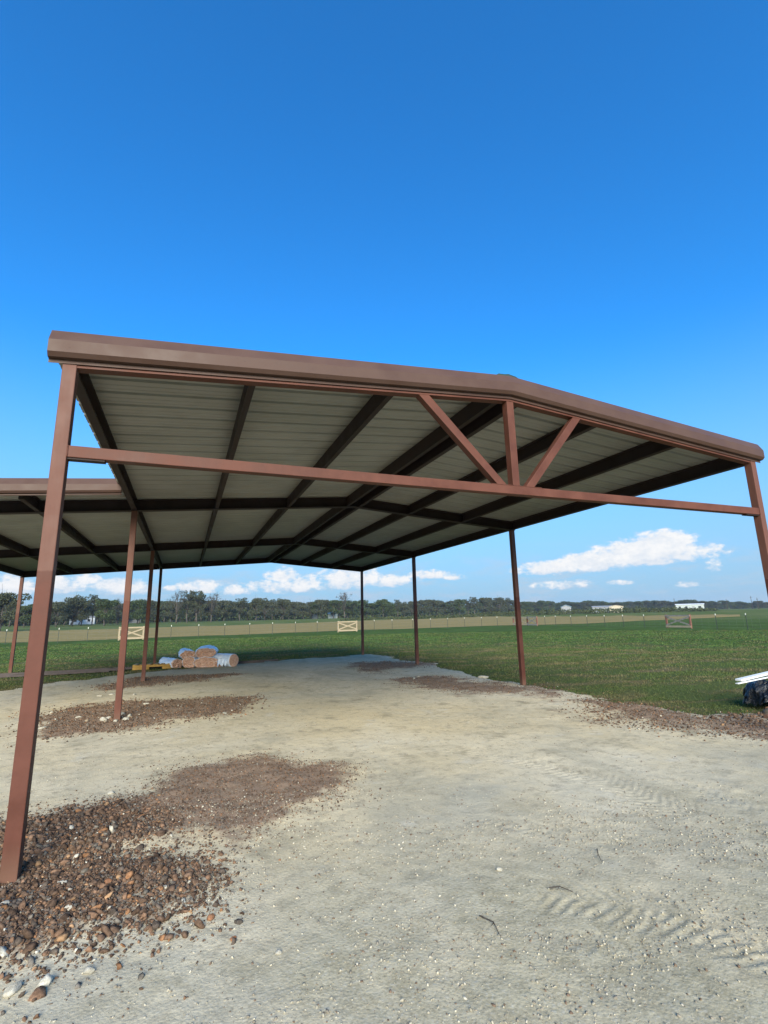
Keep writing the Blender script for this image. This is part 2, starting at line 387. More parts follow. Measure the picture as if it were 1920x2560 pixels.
# ------------------------------------------------------------------ ground
def polar(r0, r1, nr, a0, a1, na, cx, cy):
    rr = np.geomspace(r0, r1, nr); aa = np.radians(np.linspace(a0, a1, na)); Rr, Aa = np.meshgrid(rr, aa, indexing='ij')
    return cx+Rr*np.sin(Aa), cy+Rr*np.cos(Aa)
def gridfaces(nr, na):
    i, j = np.meshgrid(np.arange(nr-1), np.arange(na-1), indexing='ij'); a = (i*na+j).ravel()
    return np.c_[a, a+1, a+na+1, a+na]
gx, gy = polar(.4, 6000, 260, -180, 180, 361, CAM[0], CAM[1])
gz = TZ(gx, gy)
fastmesh('ground', np.c_[gx.ravel(), gy.ravel(), gz.ravel()], gridfaces(260, 361), M_GRASS, smooth=True, kind='structure')

# strip of uncut dry grass beyond the fence
lo_px = [(-500, 1624), (-200, 1612), (0, 1607), (151, 1604), (300, 1598), (500, 1590), (682, 1584), (868, 1576), (1050, 1571), (1240, 1564), (1360, 1562), (1440, 1560), (1510, 1557), (1600, 1552), (1750, 1546), (1850, 1541)]
hi_px = [(-500, 1592), (-200, 1583), (0, 1577), (151, 1577), (300, 1573), (500, 1566), (682, 1560), (868, 1553), (1050, 1547), (1240, 1541), (1360, 1541), (1440, 1540.5), (1510, 1540), (1600, 1539.5), (1750, 1537.5), (1850, 1537)]
lo = np.array([hit(*q)[:2] for q in lo_px]); hi = np.array([hit(*q)[:2] for q in hi_px])
tt = np.linspace(0, len(lo)-1, 260); L0 = np.c_[np.interp(tt, range(len(lo)), lo[:, 0]), np.interp(tt, range(len(lo)), lo[:, 1])]
H0 = np.c_[np.interp(tt, range(len(lo)), hi[:, 0]), np.interp(tt, range(len(lo)), hi[:, 1])]
vv = np.linspace(0, 1, 40)[None, :]
hn = (fbm(tt*3.1, tt*0, 4, 3)-.5)[:, None]*.5; hn2 = (fbm(tt*2.3, tt*0+5, 4, 9)-.5)[:, None]*.35
v2 = vv*(1+hn2)+hn*.06*(1-vv)
hx = L0[:, 0:1]*(1-v2)+H0[:, 0:1]*v2; hy = L0[:, 1:2]*(1-v2)+H0[:, 1:2]*v2
hz = TZ(hx, hy)+.10*np.clip(np.minimum(vv, 1-vv)*12, 0, 1)+.02
fastmesh('hay_field', np.c_[hx.ravel(), hy.ravel(), hz.ravel()], gridfaces(260, 40), M_HAY, smooth=True, kind='structure')

# limestone pad
PAD = [(-9, 8.5), (-4.6, 9.3), (-3.1, 11.8), (-1.22, 13.7), (.68, 14.9), (3.04, 15.9), (5.83, 16.7), (7.58, 16.6), (8.54, 17.3), (9.06, 15.3), (8.75, 13.2), (9.1, 12.2), (9.02, 11.0), (8.5, 9.2), (8.35, 7.68), (8.4, 5.78),
       (8.6, 4.23), (8.4, 2.9), (8.57, 2.09), (8.7, 1.54), (9.7, 1.0), (11, .2), (13, -3), (13, -16), (-12, -16), (-14, 0)]
P1 = [(-.22, 1.26), (.08, 1.42), (.57, 1.45), (1.02, 2.21), (1.72, 2.28), (2.19, 1.84), (2.75, 1.37), (2.35, .61), (1.97, .35), (1.66, -.01), (1.31, -.03), (1.11, .29), (.82, .12), (1.04, -.35), (1.07, -.93), (.87, -1.06), (.55, -1.15), (.2, -1.12), (-.5, -1.3), (-1.2, -.6), (-1.0, .6), (-.57, 1.26)]
P1C = [(-.3, 1.1), (.45, 1.2), (.75, .5), (.7, .2), (.98, -.3), (1.0, -.9), (.5, -1.08), (-.5, -1.25), (-1.1, -.5), (-.9, .6)]
P2 = [(-1.53, 7.2), (-1.18, 7.8), (-.17, 7.91), (.95, 7.52), (1.76, 7.32), (2.43, 7.06), (2.33, 6.29), (1.92, 5.35), (1.62, 5.09), (1.08, 4.99), (.59, 4.75), (-.1, 4.66), (-.84, 4.57), (-1.17, 5.46)]
P3 = [(-1.21, 11.14), (-.3, 12.65), (1.48, 12.51), (2.66, 11.76), (1.44, 10.7), (.29, 10.25), (-.73, 9.86)]
P4 = [(6.64, 13.49), (8.23, 13.33), (9.04, 12.99), (9.25, 11.65), (8.48, 10.17), (7.99, 10.5), (7.26, 10.99), (6.9, 10.2), (6.55, 9.28), (6.07, 9.35), (6.11, 11.15)]
P5 = [(6.08, 8.26), (7.19, 8.41), (7.96, 7.1), (8.38, 5.96), (8.63, 5.4), (8.5, 3.9), (7.86, 3.98), (7.62, 4.74), (7.02, 5.09), (6.37, 5.46), (5.95, 6.88)]
P6 = [(8.12, 3.72), (8.26, 3.1), (8.49, 2.22), (8.7, 1.54), (9.53, 1.09), (11, .6), (11.5, -.9), (7.84, -.36), (7.77, .04), (7.25, .67), (6.99, 1.24), (6.79, 1.84), (7.16, 2.52)]
def dirtmask(x, y, noise=.45):
    n1 = fbm(x*1.6, y*1.6, 5, 21)-.5
    d = np.full(x.shape, -9.)
    for P_, s in ((P1, .8), (P1C, 1.3), (P2, .75), (P3, .6), (P4, .35), (P5, .38), (P6, .38)):
        d = np.maximum(d, polysd(x, y, P_)*s)
    return sstep(d+n1*noise*1.6+(fbm(x*7, y*7, 3, 27)-.5)*.25, -.26, .34)
def padheight(x, y):
    dm = dirtmask(x, y)
    z = .018+(fbm(x*.8, y*.8, 3, 2)-.5)*.03+(fbm(x*5, y*5, 4, 8)-.5)*.012
    z += dm*(.012+(fbm(x*4, y*4, 4, 31)-.3)*.05)
    d1 = polysd(x, y, P1C); z += sstep(d1, -.1, .5)*.03
    z = np.maximum(z-sstep(np.hypot(x, y+.05), .6, .12)*.07, .008)
    return z, dm
px_, py_ = polar(.9, 34, 860, -75, 95, 860, CAM[0], CAM[1])
z, dm = padheight(px_, py_)
sd_ = polysd(px_, py_, PAD)+(fbm(px_*1.3, py_*1.3, 5, 40, .6)-.5)*1.1
# loader tyre prints
BANDS = [([(4.25, 1.6), (4.39, 1.18), (4.62, .65), (4.91, -.03), (4.89, -.6), (4.90, -1.2)], .30, .0135), ([(3.25, -.3), (3.32, -.49), (3.52, -.73), (3.75, -1.05)], .14, .009),
         ([(2.94, -1.5), (3.3, -1.78), (3.52, -1.97), (3.65, -2.2), (3.75, -2.6)], .26, .013), ([(2.75, -1.85), (3.0, -2.05), (3.2, -2.3)], .16, .008), ([(5.0, 2.9), (4.9, 2.2), (5.3, 1.2)], .16, .007), ([(5.3, .2), (5.5, -.6), (5.4, -1.4)], .18, .008)]
for pts, wd, amp in BANDS:
    amp *= .42
    d, arc, side = linedist(px_, py_, pts)
    wob = (fbm(px_*3, py_*3, 3, 77)-.5)
    win = sstep(d+wob*.18, wd, wd*.55)*sstep(fbm(px_*2.6, py_*2.6, 3, 91), .32, .52)
    Lt = sum(math.dist(pts[i], pts[i+1]) for i in range(len(pts)-1)); win = win*sstep(arc, .02, .2)*sstep(arc, Lt-.02, Lt-.2)
    ph = arc/.082+np.abs(side)/.11*np.where(side > 0, 1., .75)+wob*1.3
    lug = sstep(np.sin(ph*2*math.pi), -.15, .45)
    z += win*(amp*(lug-.45)*(1+wob)) - win*.004
z += (np.abs(fbm(px_*9, py_*9, 3, 131)-.5))*-.012*sstep(fbm(px_*.9, py_*.9, 3, 66), .48, .62)
grey_zone = np.clip(sstep(py_+(fbm(px_*.5, py_*.5, 3, 6)-.5)*1.5, .2, -2.6)*.95, 0, 1)  # mask of the greyer, darker tone, rising towards the camera
grey_zone = np.maximum(grey_zone, sstep(py_+(fbm(px_*.7, py_*.7, 3, 61)-.5)*3, 11.5, 15.5)*.95)  # same grey-brown tone again towards the far end of the pad
z = z*sstep(sd_, -.10, .18)-.12*(1-sstep(sd_, -.22, .02))
fastmesh('gravel_pad', np.c_[px_.ravel(), py_.ravel(), z.ravel()], gridfaces(860, 860), M_PAD, cols={'dirt': dm.ravel(), 'grey_zone': grey_zone.ravel()}, smooth=True, kind='structure')

# loose stones and clods: many small faceted lumps in one mesh
PHI = (1+5**.5)/2
ICO = np.array([(-1, PHI, 0), (1, PHI, 0), (-1, -PHI, 0), (1, -PHI, 0), (0, -1, PHI), (0, 1, PHI), (0, -1, -PHI), (0, 1, -PHI), (PHI, 0, -1), (PHI, 0, 1), (-PHI, 0, -1), (-PHI, 0, 1)])/math.hypot(1, PHI)
ICF = np.array([(0, 11, 5), (0, 5, 1), (0, 1, 7), (0, 7, 10), (0, 10, 11), (1, 5, 9), (5, 11, 4), (11, 10, 2), (10, 7, 6), (7, 1, 8), (3, 9, 4), (3, 4, 2), (3, 2, 6), (3, 6, 8), (3, 8, 9), (4, 9, 5), (2, 4, 11), (6, 2, 10), (8, 6, 7), (9, 8, 1)])
def subdiv(V, F):
    V = list(map(tuple, V)); cache = {}; out = []
    def mid(a, b):
        k = (min(a, b), max(a, b))
        if k not in cache:
            m_ = (np.array(V[a])+np.array(V[b]))/2; V.append(tuple(m_/np.linalg.norm(m_))); cache[k] = len(V)-1
        return cache[k]
    for a, b, c in F:
        x, y, z_ = mid(a, b), mid(b, c), mid(c, a); out += [(a, x, z_), (b, y, x), (c, z_, y), (x, y, z_)]
    return np.array(V), np.array(out)
IC2, ICF2 = subdiv(ICO, ICF); IC3, ICF3 = subdiv(IC2, ICF2)
def lumps(name, x, y, size, cols, mat, sink=.25, flat=(.55, .9), hi_res=False, base=None):
    n = len(x); V0, F0 = (IC2, ICF2) if hi_res else (ICO, ICF); k = len(V0)
    jit = 1+np.clip(RNG.normal(0, .27, (n, k, 1)), -.5, .55); a = RNG.uniform(0, 6.28, n)
    s = np.stack([RNG.uniform(.75, 1.3, n), RNG.uniform(.65, 1.05, n), RNG.uniform(flat[0], flat[1], n)], 1)
    v = V0[None]*jit*s[:, None]*size[:, None, None]
    # random tilt
    t = RNG.normal(0, .35, (n, 2)); v[..., 2] += v[..., 0]*t[:, :1]+v[..., 1]*t[:, 1:]
    c_, s_ = np.cos(a)[:, None], np.sin(a)[:, None]
    vx = v[..., 0]*c_-v[..., 1]*s_; vy = v[..., 0]*s_+v[..., 1]*c_
    bz = padheight(x, y)[0] if base is None else base
    v = np.stack([vx+x[:, None], vy+y[:, None], v[..., 2]+(bz+size*s[:, 2]*(1-2*sink)*.6)[:, None]], 2)
    F = (F0[None]+(np.arange(n)*k)[:, None, None]).reshape(-1, 3)
    return fastmesh(name, v.reshape(-1, 3), F, mat, cols={'tint': np.repeat(cols, k, 0)}, kind='stuff')
def clodcols(n):
    pal = np.array([(.075, .050, .036), (.11, .072, .050), (.155, .095, .062), (.095, .075, .060), (.20, .105, .055), (.13, .115, .095), (.26, .16, .09)])
    c = pal[RNG.choice(7, n, p=[.25, .27, .19, .14, .035, .10, .015])]*RNG.uniform(1.05, 1.65, (n, 1))*np.array((.92, .92, .90))
    w_ = RNG.random(n) < .012; c[w_] = np.array((.52, .49, .40))*RNG.uniform(.8, 1.1, (w_.sum(), 1)); return c
def scatter(poly, n, noise=.6, soft=.24):
    P_ = np.array(poly); a, b = P_.min(0)-.4, P_.max(0)+.4; xs = []; ys = []; got = 0
    while got < n:
        x = RNG.uniform(a[0], b[0], n); y = RNG.uniform(a[1], b[1], n)
        d = polysd(x, y, poly)+(fbm(x*1.6, y*1.6, 5, 21)-.5)*noise
        k = RNG.random(n) < .75*sstep(d, -soft, soft*.9)+.25*sstep(d, -soft*2.6, soft); xs.append(x[k]); ys.append(y[k]); got += k.sum()
    return np.concatenate(xs)[:n], np.concatenate(ys)[:n]
def pile(label, cat, parts):
    X_, Y_, S_ = [], [], []
    for poly, n, lo_, hi_, pw in parts:
        x, y = scatter(poly, n); s = lo_+(hi_-lo_)*RNG.random(n)**pw; X_.append(x); Y_.append(y); S_.append(s)
    x = np.concatenate(X_); y = np.concatenate(Y_); s = np.concatenate(S_)
    o = lumps('dirt_clods', x, y, s, clodcols(len(x)), M_CLOD); return tag(o, label, cat)
pile('heap of chunky red-brown clods spread from the foot of the nearest left post', 'dirt clods',
     [(P1C, 24000, .003, .015, 2.2), (P1C, 2000, .012, .032, 2.3), (P1, 22000, .0025, .010, 2.6)])
pile('brown clod band round the second post of the left row, mixed with pale rubble', 'dirt clods', [(P2, 11000, .004, .020, 3.2)])
pile('thin brown clod streak at the foot of the third post of the left row', 'dirt clods', [(P3, 2600, .007, .022, 3)])
pile('brown clod patch hooking round the third post of the right row', 'dirt clods', [(P4, 2000, .006, .018, 3)])
pile('brown clod strip beside the second post of the right row', 'dirt clods', [(P5, 3000, .005, .016, 3)])
pile('brown stony spoil strip at the right edge below the black plastic', 'dirt clods', [(P6, 10000, .003, .018, 2.8), (P6[3:7]+[(9, -.2)], 110, .025, .06, 2)])
# gravel over the whole pad
n = 110000
rr_ = np.where(RNG.random(n) < .5, 1.6+RNG.random(n)**1.5*15, np.sqrt(RNG.uniform(1.5**2, 5.2**2, n))); aa_ = np.radians(RNG.uniform(-32, 75, n)); x = CAM[0]+rr_*np.sin(aa_); y = CAM[1]+rr_*np.cos(aa_)
k = (polysd(x, y, PAD) > .1) & (RNG.random(n) < .25+.75*sstep(fbm(x*1.4, y*1.4, 4, 55), .45, .62)); x, y = x[k], y[k]
s = .0016+.0068*RNG.random(len(x))**6
pal = np.array([(.46, .42, .32), (.36, .33, .25), (.25, .22, .17), (.50, .46, .37), (.17, .12, .085)])
c = pal[RNG.choice(5, len(x), p=[.22, .32, .28, .03, .15])]*RNG.uniform(.8, 1.15, (len(x), 1))
tag(lumps('gravel', x, y, s, c, M_STONE), 'fine pale gravel scattered over the limestone pad', 'gravel')

def rock(name, label, cat, x, y, size, mat, sq=(1, .8, .6), seed=0, group=None, z=None, rz=None):
    rg = np.random.default_rng(seed+100); v = IC3.copy()
    n1 = fbm(v[:, 0]*1.7+seed, v[:, 1]*1.7+v[:, 2]*1.3, 3, seed); v = v*(0.7+.6*n1)[:, None]
    for _ in range(5):     # chisel flat facets
        d = rg.normal(size=3); d /= np.linalg.norm(d); h = v@d; v -= np.outer(np.clip(h-.72, 0, 1)*.85, d)
    v = v*np.array(sq)*size
    o = fastmesh(name, v, ICF3, mat); bz = float(padheight(np.array([x]), np.array([y]))[0][0]) if z is None else z
    o.location = (x, y, bz+size*sq[2]*.45); o.rotation_euler = (0, 0, rg.uniform(0, 6) if rz is None else rz)
    return tag(o, label, cat, group)
for i, (x, y, s, lb, mt) in enumerate([
    (.40, 1.57, .038, 'round pale stone on the limestone above the clod heap', M_LIME), (.45, -.69, .034, 'white stone in the middle of the clod heap', M_LIME),
    (.64, -1.23, .032, 'pale stone at the lower edge of the clod heap', M_LIME), (.34, -1.24, .045, 'large white stone nearest the bottom left corner of the photo', M_LIME),
    (.09, -.43, .036, 'white stone in the clods right of the nearest post foot', M_LIME), (.35, -.29, .028, 'small white stone in the clods beyond the big white one', M_LIME),
    (1.50, -1.47, .022, 'small pale stone on bare pad right of the heap', M_LIME), (2.96, -1.24, .024, 'flat pale stone in the middle of the open pad', M_LIME),
    (4.0, -1.2, .017, 'little pale stone beside the tyre prints on the right', M_LIME), (1.20, -1.03, .032, 'rust red stone just outside the clod heap', M_RUST),
    (1.30, -1.27, .022, 'small rusty stone below the dark one on the pad', M_RUST), (1.34, -1.13, .028, 'dark grey stone alone on the pad right of the heap', M_STICK),
    (.13, -.86, .045, 'orange brown rock in the lower left of the heap', M_RUST), (.62, -.45, .035, 'orange rock in the right part of the clod heap', M_RUST)]):
    rock('stone', lb, 'stone', x, y, s*.78, mt, (1.1, .8, .62), i)
for i, (x, y, lb) in enumerate([(-.72, 8.98, 'pale broken block left of the clod streak by the third left post'), (-.50, 9.12, 'small pale chunk just right of another on bare pad by the left posts'), (0.0, 8.85, 'lone pale chunk between second and third left posts'),
    (.35, 7.14, 'long pale chunk behind the foot of the second left post'), (-.64, 6.08, 'pale slab chip left of the second left post'), (1.72, 5.32, 'pale cobble at the right tip of the second brown band'), (-1.01, 5.36, 'pale broken slab at the left of the second brown band'),
    (8.28, 7.22, 'white brick-like block by the grass near the second right post'), (6.62, 7.92, 'white chip on the left of the two by the right brown strip'), (6.9, 8.25, 'white chip on the right of the two by the right brown strip')]):
    rock('rubble_block', lb, 'rubble', x, y, (.05 if i != 7 else .11), M_LIME, (1.2, .6, .42), i+30)
for i in range(10):
    cx_, cy_ = [(.0, .20), (-.15, .16), (-.20, 0), (-.15, -.15), (0, -.19), (.15, -.15), (.20, .0), (.17, .17), (.02, .42), (-.45, .02)][i]; rock('concrete_chunk', ['large', 'middling', 'small'][(2-i % 3)]+' broken concrete chunk at the foot of the second left post, '+['behind', 'behind left', 'left of', 'front left of', 'in front of', 'front right of', 'right of', 'back right of', 'far behind', 'far left of'][i]+' it', 'rubble', cx_, 5.64+cy_, .035+.014*(i % 3), M_SLAB if i % 3 == 0 else M_LIME, (1.1, .8, .6), i+60, 'concrete chunks round the second left post')
for (pts, lb) in (([(2.57, -1.62), (2.60, -1.71), (2.575, -1.80)], 'crooked dark stick lying on the pad, nearest of three'), ([(3.10, -1.55), (3.16, -1.57), (3.20, -1.64)], 'thin bent twig lying in the middle of the pad'), ([(3.74, -1.28), (3.68, -1.35), (3.63, -1.43)], 'short dark twig lying farther back on the pad')):
    mb = MB(); mb.tube([(x, y, .030+.006*(i % 2)) for i, (x, y) in enumerate(pts)], [.0035, .003, .0018]); mb.tube([(pts[1][0], pts[1][1], .033), (pts[1][0]-.03, pts[1][1]-.02, .032)], [.002, .001])
    tag(mb.build('stick', M_STICK), lb, 'stick')

# grass blades over the lawn round the pad
def blades(n, r0, r1, a0, a1, hgt, wid):
    r_ = np.sqrt(RNG.uniform(r0**2, r1**2, n)); a = np.radians(RNG.uniform(a0, a1, n)); x = CAM[0]+r_*np.sin(a); y = CAM[1]+r_*np.cos(a)
    d = polysd(x, y, PAD)+(fbm(x*1.3, y*1.3, 5, 40, .6)-.5)*1.1
    k = (RNG.random(n) < .8*sstep(d, .25, -.15)+.2*sstep(d, .9, -.2)) & (RNG.random(n) < .35+.65*sstep(fbm(x*1.1, y*1.1, 4, 63), .35, .6)); x, y, r_ = x[k], y[k], r_[k]
    n = len(x); h = hgt*RNG.uniform(.45, 1.2, n); w_ = wid*RNG.uniform(.7, 1.4, n)*(1+r_/25); th = RNG.uniform(0, 6.28, n); ln = RNG.normal(0, .55, (n, 2))*h[:, None]
    dx, dy = np.cos(th)*w_, np.sin(th)*w_; z0 = TZ(x, y)-.005
    V = np.stack([np.stack([x-dx, y-dy, z0], 1), np.stack([x+dx, y+dy, z0], 1), np.stack([x+ln[:, 0], y+ln[:, 1], z0+h], 1)], 1).reshape(-1, 3)
    return V, RNG.random(n)**1.5
V = []; T = []
for args in ((120000, 6, 14, -30, 85, .035, .005), (170000, 14, 26, -35, 80, .04, .008), (110000, 26, 48, -35, 75, .045, .014)):
    v, t = blades(*args); V.append(v); T.append(t)
V = np.concatenate(V); T = np.repeat(np.concatenate(T), 3)
g = fastmesh('grass', V, np.arange(len(V)).reshape(-1, 3), M_BLADE, cols={'tint': T}, kind='stuff'); tag(g, 'short green and straw coloured grass on the lawn around the pad', 'grass')

# ------------------------------------------------------------------ the open shed
W, RX, H, RH = 8.34, 4.25, 3.66, 4.0
YS = [0.0, 5.64, 11.36, 16.95]
WL, WYF = -4.52, 4.55
SL = (RH-H)/RX; SR = (RH-H)/(W-RX)
def hz_(x): return H+SL*x if x <= RX else RH-SR*(x-RX)
shed = empty('open_shed', (0, 0, 0)); tag(shed, 'long open-sided metal shed with red-brown steel posts and a lean-to wing on its left', 'shed')
PW = .1
def post(x, y, top, bot=-.2):
    mb = MB(); mb.box(x-PW/2, x+PW/2, y-PW/2, y+PW/2, bot, top); return mb.build('post', M_POSTV, shed, bevel=.006)
post(0, 0, H+.045); post(W, 0, H+.045)
for y in YS[1:]:
    post(0, y, hz_(0)-.012, -.2); post(W, y, hz_(W)-.012)
for y in YS[1:]: post(WL, y, hz_(WL)-.012)
# front frame
TZ_ = 3.006
mb = MB(); mb.box(PW/2, W-PW/2, -.047, .047, TZ_-.094, TZ_); mb.build('tie_beam', M_POST, shed, bevel=.005)
for x0, x1 in ((PW/2, PW/2+.26), (W-PW/2-.26, W-PW/2)):
    mb = MB(); mb.box(x0, x1, -.036, .036, TZ_-.108, TZ_-.0945); mb.build('splice_plate', M_DARKST, shed)
for x_, y0_, y1_, z0_, z1_ in ((PW/2+.003, -.05, -.05, TZ_-.094, TZ_), (W-PW/2-.003, -.05, -.05, TZ_-.094, TZ_)):
    mb = MB(); rw = random.Random(3)
    mb.tube([(x_+rw.uniform(-.001, .001), y0_, z) for z in np.linspace(z0_, z1_, 14)], [rw.uniform(.003, .005) for _ in range(14)], 5)
    mb.build('weld_bead', M_POST, shed, smooth=True)
for x0_, x1_ in ((RX-.33, RX-.05), (RX-.046, RX+.046), (RX+.05, RX+.33)):
    mb = MB(); mb.tube([(x, -.047, TZ_+.002) for x in np.linspace(x0_, x1_, 16)], [random.uniform(.003, .0055) for _ in range(16)], 5); mb.build('weld_bead', M_POST, shed, smooth=True)
def slopebar(name, mat, y0, y1, zl, zh, xs, parent=None, bevel=0.):
    mb = MB(); mb.loft([[(x, y0, hz_(x)+zl), (x, y1, hz_(x)+zl), (x, y1, hz_(x)+zh), (x, y0, hz_(x)+zh)] for x in xs]); return mb.build(name, mat, parent or shed, bevel=bevel)
slopebar('top_chord', M_POST, -.043, .047, -.002, .095, (PW/2, RX, W-PW/2))
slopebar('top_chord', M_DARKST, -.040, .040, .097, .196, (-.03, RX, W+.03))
for a, b in (((3.17, 0, hz_(3.17)), (4.07, 0, TZ_)), ((5.20, 0, hz_(5.20)), (4.43, 0, TZ_))):
    mb = MB(); a = np.array(a); b = np.array(b); hw = .043
    # ends cut parallel to the chord and the beam
    d = (b-a)/np.linalg.norm(b-a); k = hw/abs(d[2])
    mb.hexa([(b[0]-k, -hw, b[2]), (b[0]+k, -hw, b[2]), (b[0]+k, hw, b[2]), (b[0]-k, hw, b[2]),
             (a[0]-k, -hw, hz_(a[0]-k)-.003), (a[0]+k, -hw, hz_(a[0]+k)-.003), (a[0]+k, hw, hz_(a[0]+k)-.003), (a[0]-k, hw, hz_(a[0]-k)-.003)])
    mb.build('diagonal_brace', M_POST, shed, bevel=.004)
mb = MB(); mb.box(RX-.045, RX+.045, -.045, .045, TZ_, RH-.008); mb.build('king_post', M_POST, shed, bevel=.004)
M_SCORCH = paint('scorched_weld', (.045, .022, .016), .6, .3)
for x_ in (1.17, 1.94, 2.54, 4.81, 6.74, 5.9, .55):
    mb = MB(); rw = random.Random(int(x_*100)); pts = [(x_+k*.012, -.0445, hz_(x_+k*.012)+.04+rw.uniform(-.008, .012)) for k in range(-3, 4)]
    mb.tube(pts, [rw.uniform(.003, .009) for _ in pts], 6); mb.build('weld_spot', M_SCORCH, shed, smooth=True)
# rafters of the frames behind (I sections)
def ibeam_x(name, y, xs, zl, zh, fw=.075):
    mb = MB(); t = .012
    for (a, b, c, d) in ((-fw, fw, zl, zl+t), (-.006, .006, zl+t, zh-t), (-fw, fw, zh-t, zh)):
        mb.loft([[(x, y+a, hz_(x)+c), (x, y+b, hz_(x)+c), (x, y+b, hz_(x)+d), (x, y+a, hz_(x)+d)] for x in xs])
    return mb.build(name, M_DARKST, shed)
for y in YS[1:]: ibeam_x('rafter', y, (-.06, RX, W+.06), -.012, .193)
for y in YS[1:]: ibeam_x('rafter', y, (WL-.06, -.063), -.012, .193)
# purlins (C sections along the building)
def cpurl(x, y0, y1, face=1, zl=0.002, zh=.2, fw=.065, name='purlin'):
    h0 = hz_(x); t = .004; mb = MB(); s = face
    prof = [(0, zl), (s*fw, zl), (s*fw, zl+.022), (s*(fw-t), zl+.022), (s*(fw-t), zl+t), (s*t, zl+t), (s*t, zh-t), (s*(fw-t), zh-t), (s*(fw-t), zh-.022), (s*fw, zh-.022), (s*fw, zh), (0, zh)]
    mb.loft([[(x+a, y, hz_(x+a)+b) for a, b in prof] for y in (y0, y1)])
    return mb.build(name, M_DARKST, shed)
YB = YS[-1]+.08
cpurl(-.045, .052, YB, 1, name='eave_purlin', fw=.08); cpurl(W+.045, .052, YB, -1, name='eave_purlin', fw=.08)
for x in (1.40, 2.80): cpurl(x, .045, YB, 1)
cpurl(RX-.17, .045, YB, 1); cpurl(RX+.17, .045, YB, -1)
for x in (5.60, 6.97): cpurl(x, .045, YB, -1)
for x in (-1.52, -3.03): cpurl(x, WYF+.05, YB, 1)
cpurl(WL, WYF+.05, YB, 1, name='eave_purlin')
# roof sheets with ribs across the building
def roofsheet(x0, xm, y0, y1, name='roof_sheet'):
    ys, zs = [], []; y = y0; P_ = .305
    while y < y1-.01:
        for dy, dz in ((0, 0), (.075, 0), (.085, .007), (.097, .007), (.107, 0), (.165, 0), (.175, .007), (.187, .007), (.197, 0), (.24, 0), (.258, .032), (.284, .032), (.302, 0)):
            if y+dy <= y1: ys.append(y+dy); zs.append(dz)
        y += P_
    top = [(a, b) for a, b in zip(ys, zs)]; bot = [(a, b-.0015) for a, b in reversed(top)]
    xs = (x0, xm) if not isinstance(xm, tuple) else (x0,)+xm
    mb = MB(); n_ = len(top)
    for xa, xb in zip(xs[:-1], xs[1:]):
        b0 = len(mb.v)
        for x in (xa, xb):
            for yy, dz in top: mb.v.append((x, yy, hz_(x)+.2025+dz))
        for x in (xa, xb):
            for yy, dz in top: mb.v.append((x, yy, hz_(x)+.2015+dz))
        for i in range(n_-1):
            mb.f.append((b0+i, b0+i+1, b0+n_+i+1, b0+n_+i)); mb.f.append((b0+3*n_+i, b0+3*n_+i+1, b0+2*n_+i+1, b0+2*n_+i))
    return mb.build(name, M_SHEET, shed)
roofsheet(-.165, RX-.001, -.03, YB+.06); roofsheet(RX+.001, W+.12, -.03, YB+.06)
roofsheet(WL-.1, -.125, WYF, YB+.06)
# rake trim along the front gable and the wing front
def rake(xs, y, name='rake_trim', drop=True):
    prof = [(-.065, .298), (-.125, .190), (-.125, .088), (-.098, .056), (-.058, .052), (-.058, .022), (-.054, .022), (-.054, .06), (-.050, .268), (.05, .262), (.05, .298)]
    if not drop: prof = [(-.03, .275), (-.06, .19), (-.06, .10), (-.04, .085), (0, .085), (0, .262), (.05, .262), (.05, .275)]
    mb = MB(); mb.loft([[(x, y+a, hz_(x)+b) for a, b in prof] for x in xs]); return mb.build(name, M_FASCIA, shed)
rake((-.145, RX, W+.145), 0)
rake((WL-.14, -.10), WYF-.02)
slopebar('gutter_lip', M_FASCIA, WYF-.16, WYF-.12, .014, .024, (WL-.14, -.09))
# end flat of the trim at the corners, ridge cap with its foam closure
mb = MB(); mb.loft([[(RX-.19, y, hz_(RX-.19)+.250), (RX, y, RH+.268), (RX+.19, y, hz_(RX+.19)+.250), (RX+.19, y, hz_(RX+.19)+.254), (RX, y, RH+.273), (RX-.19, y, hz_(RX-.19)+.254)] for y in (.052, YB+.06)])
mb.build('ridge_cap', M_FASCIA, shed)
mb = MB(); mb.loft([[(x, -.055, hz_(x)+.300), (x, .045, hz_(x)+.300), (x, .045, hz_(x)+.300+h), (x, -.055, hz_(x)+.300+h)] for x, h in ((RX-.16, .006), (RX-.13, .020), (RX-.04, .020), (RX, .026), (RX+.10, .018), (RX+.13, .008))])
mb.build('foam_closure', M_GREEN, shed)

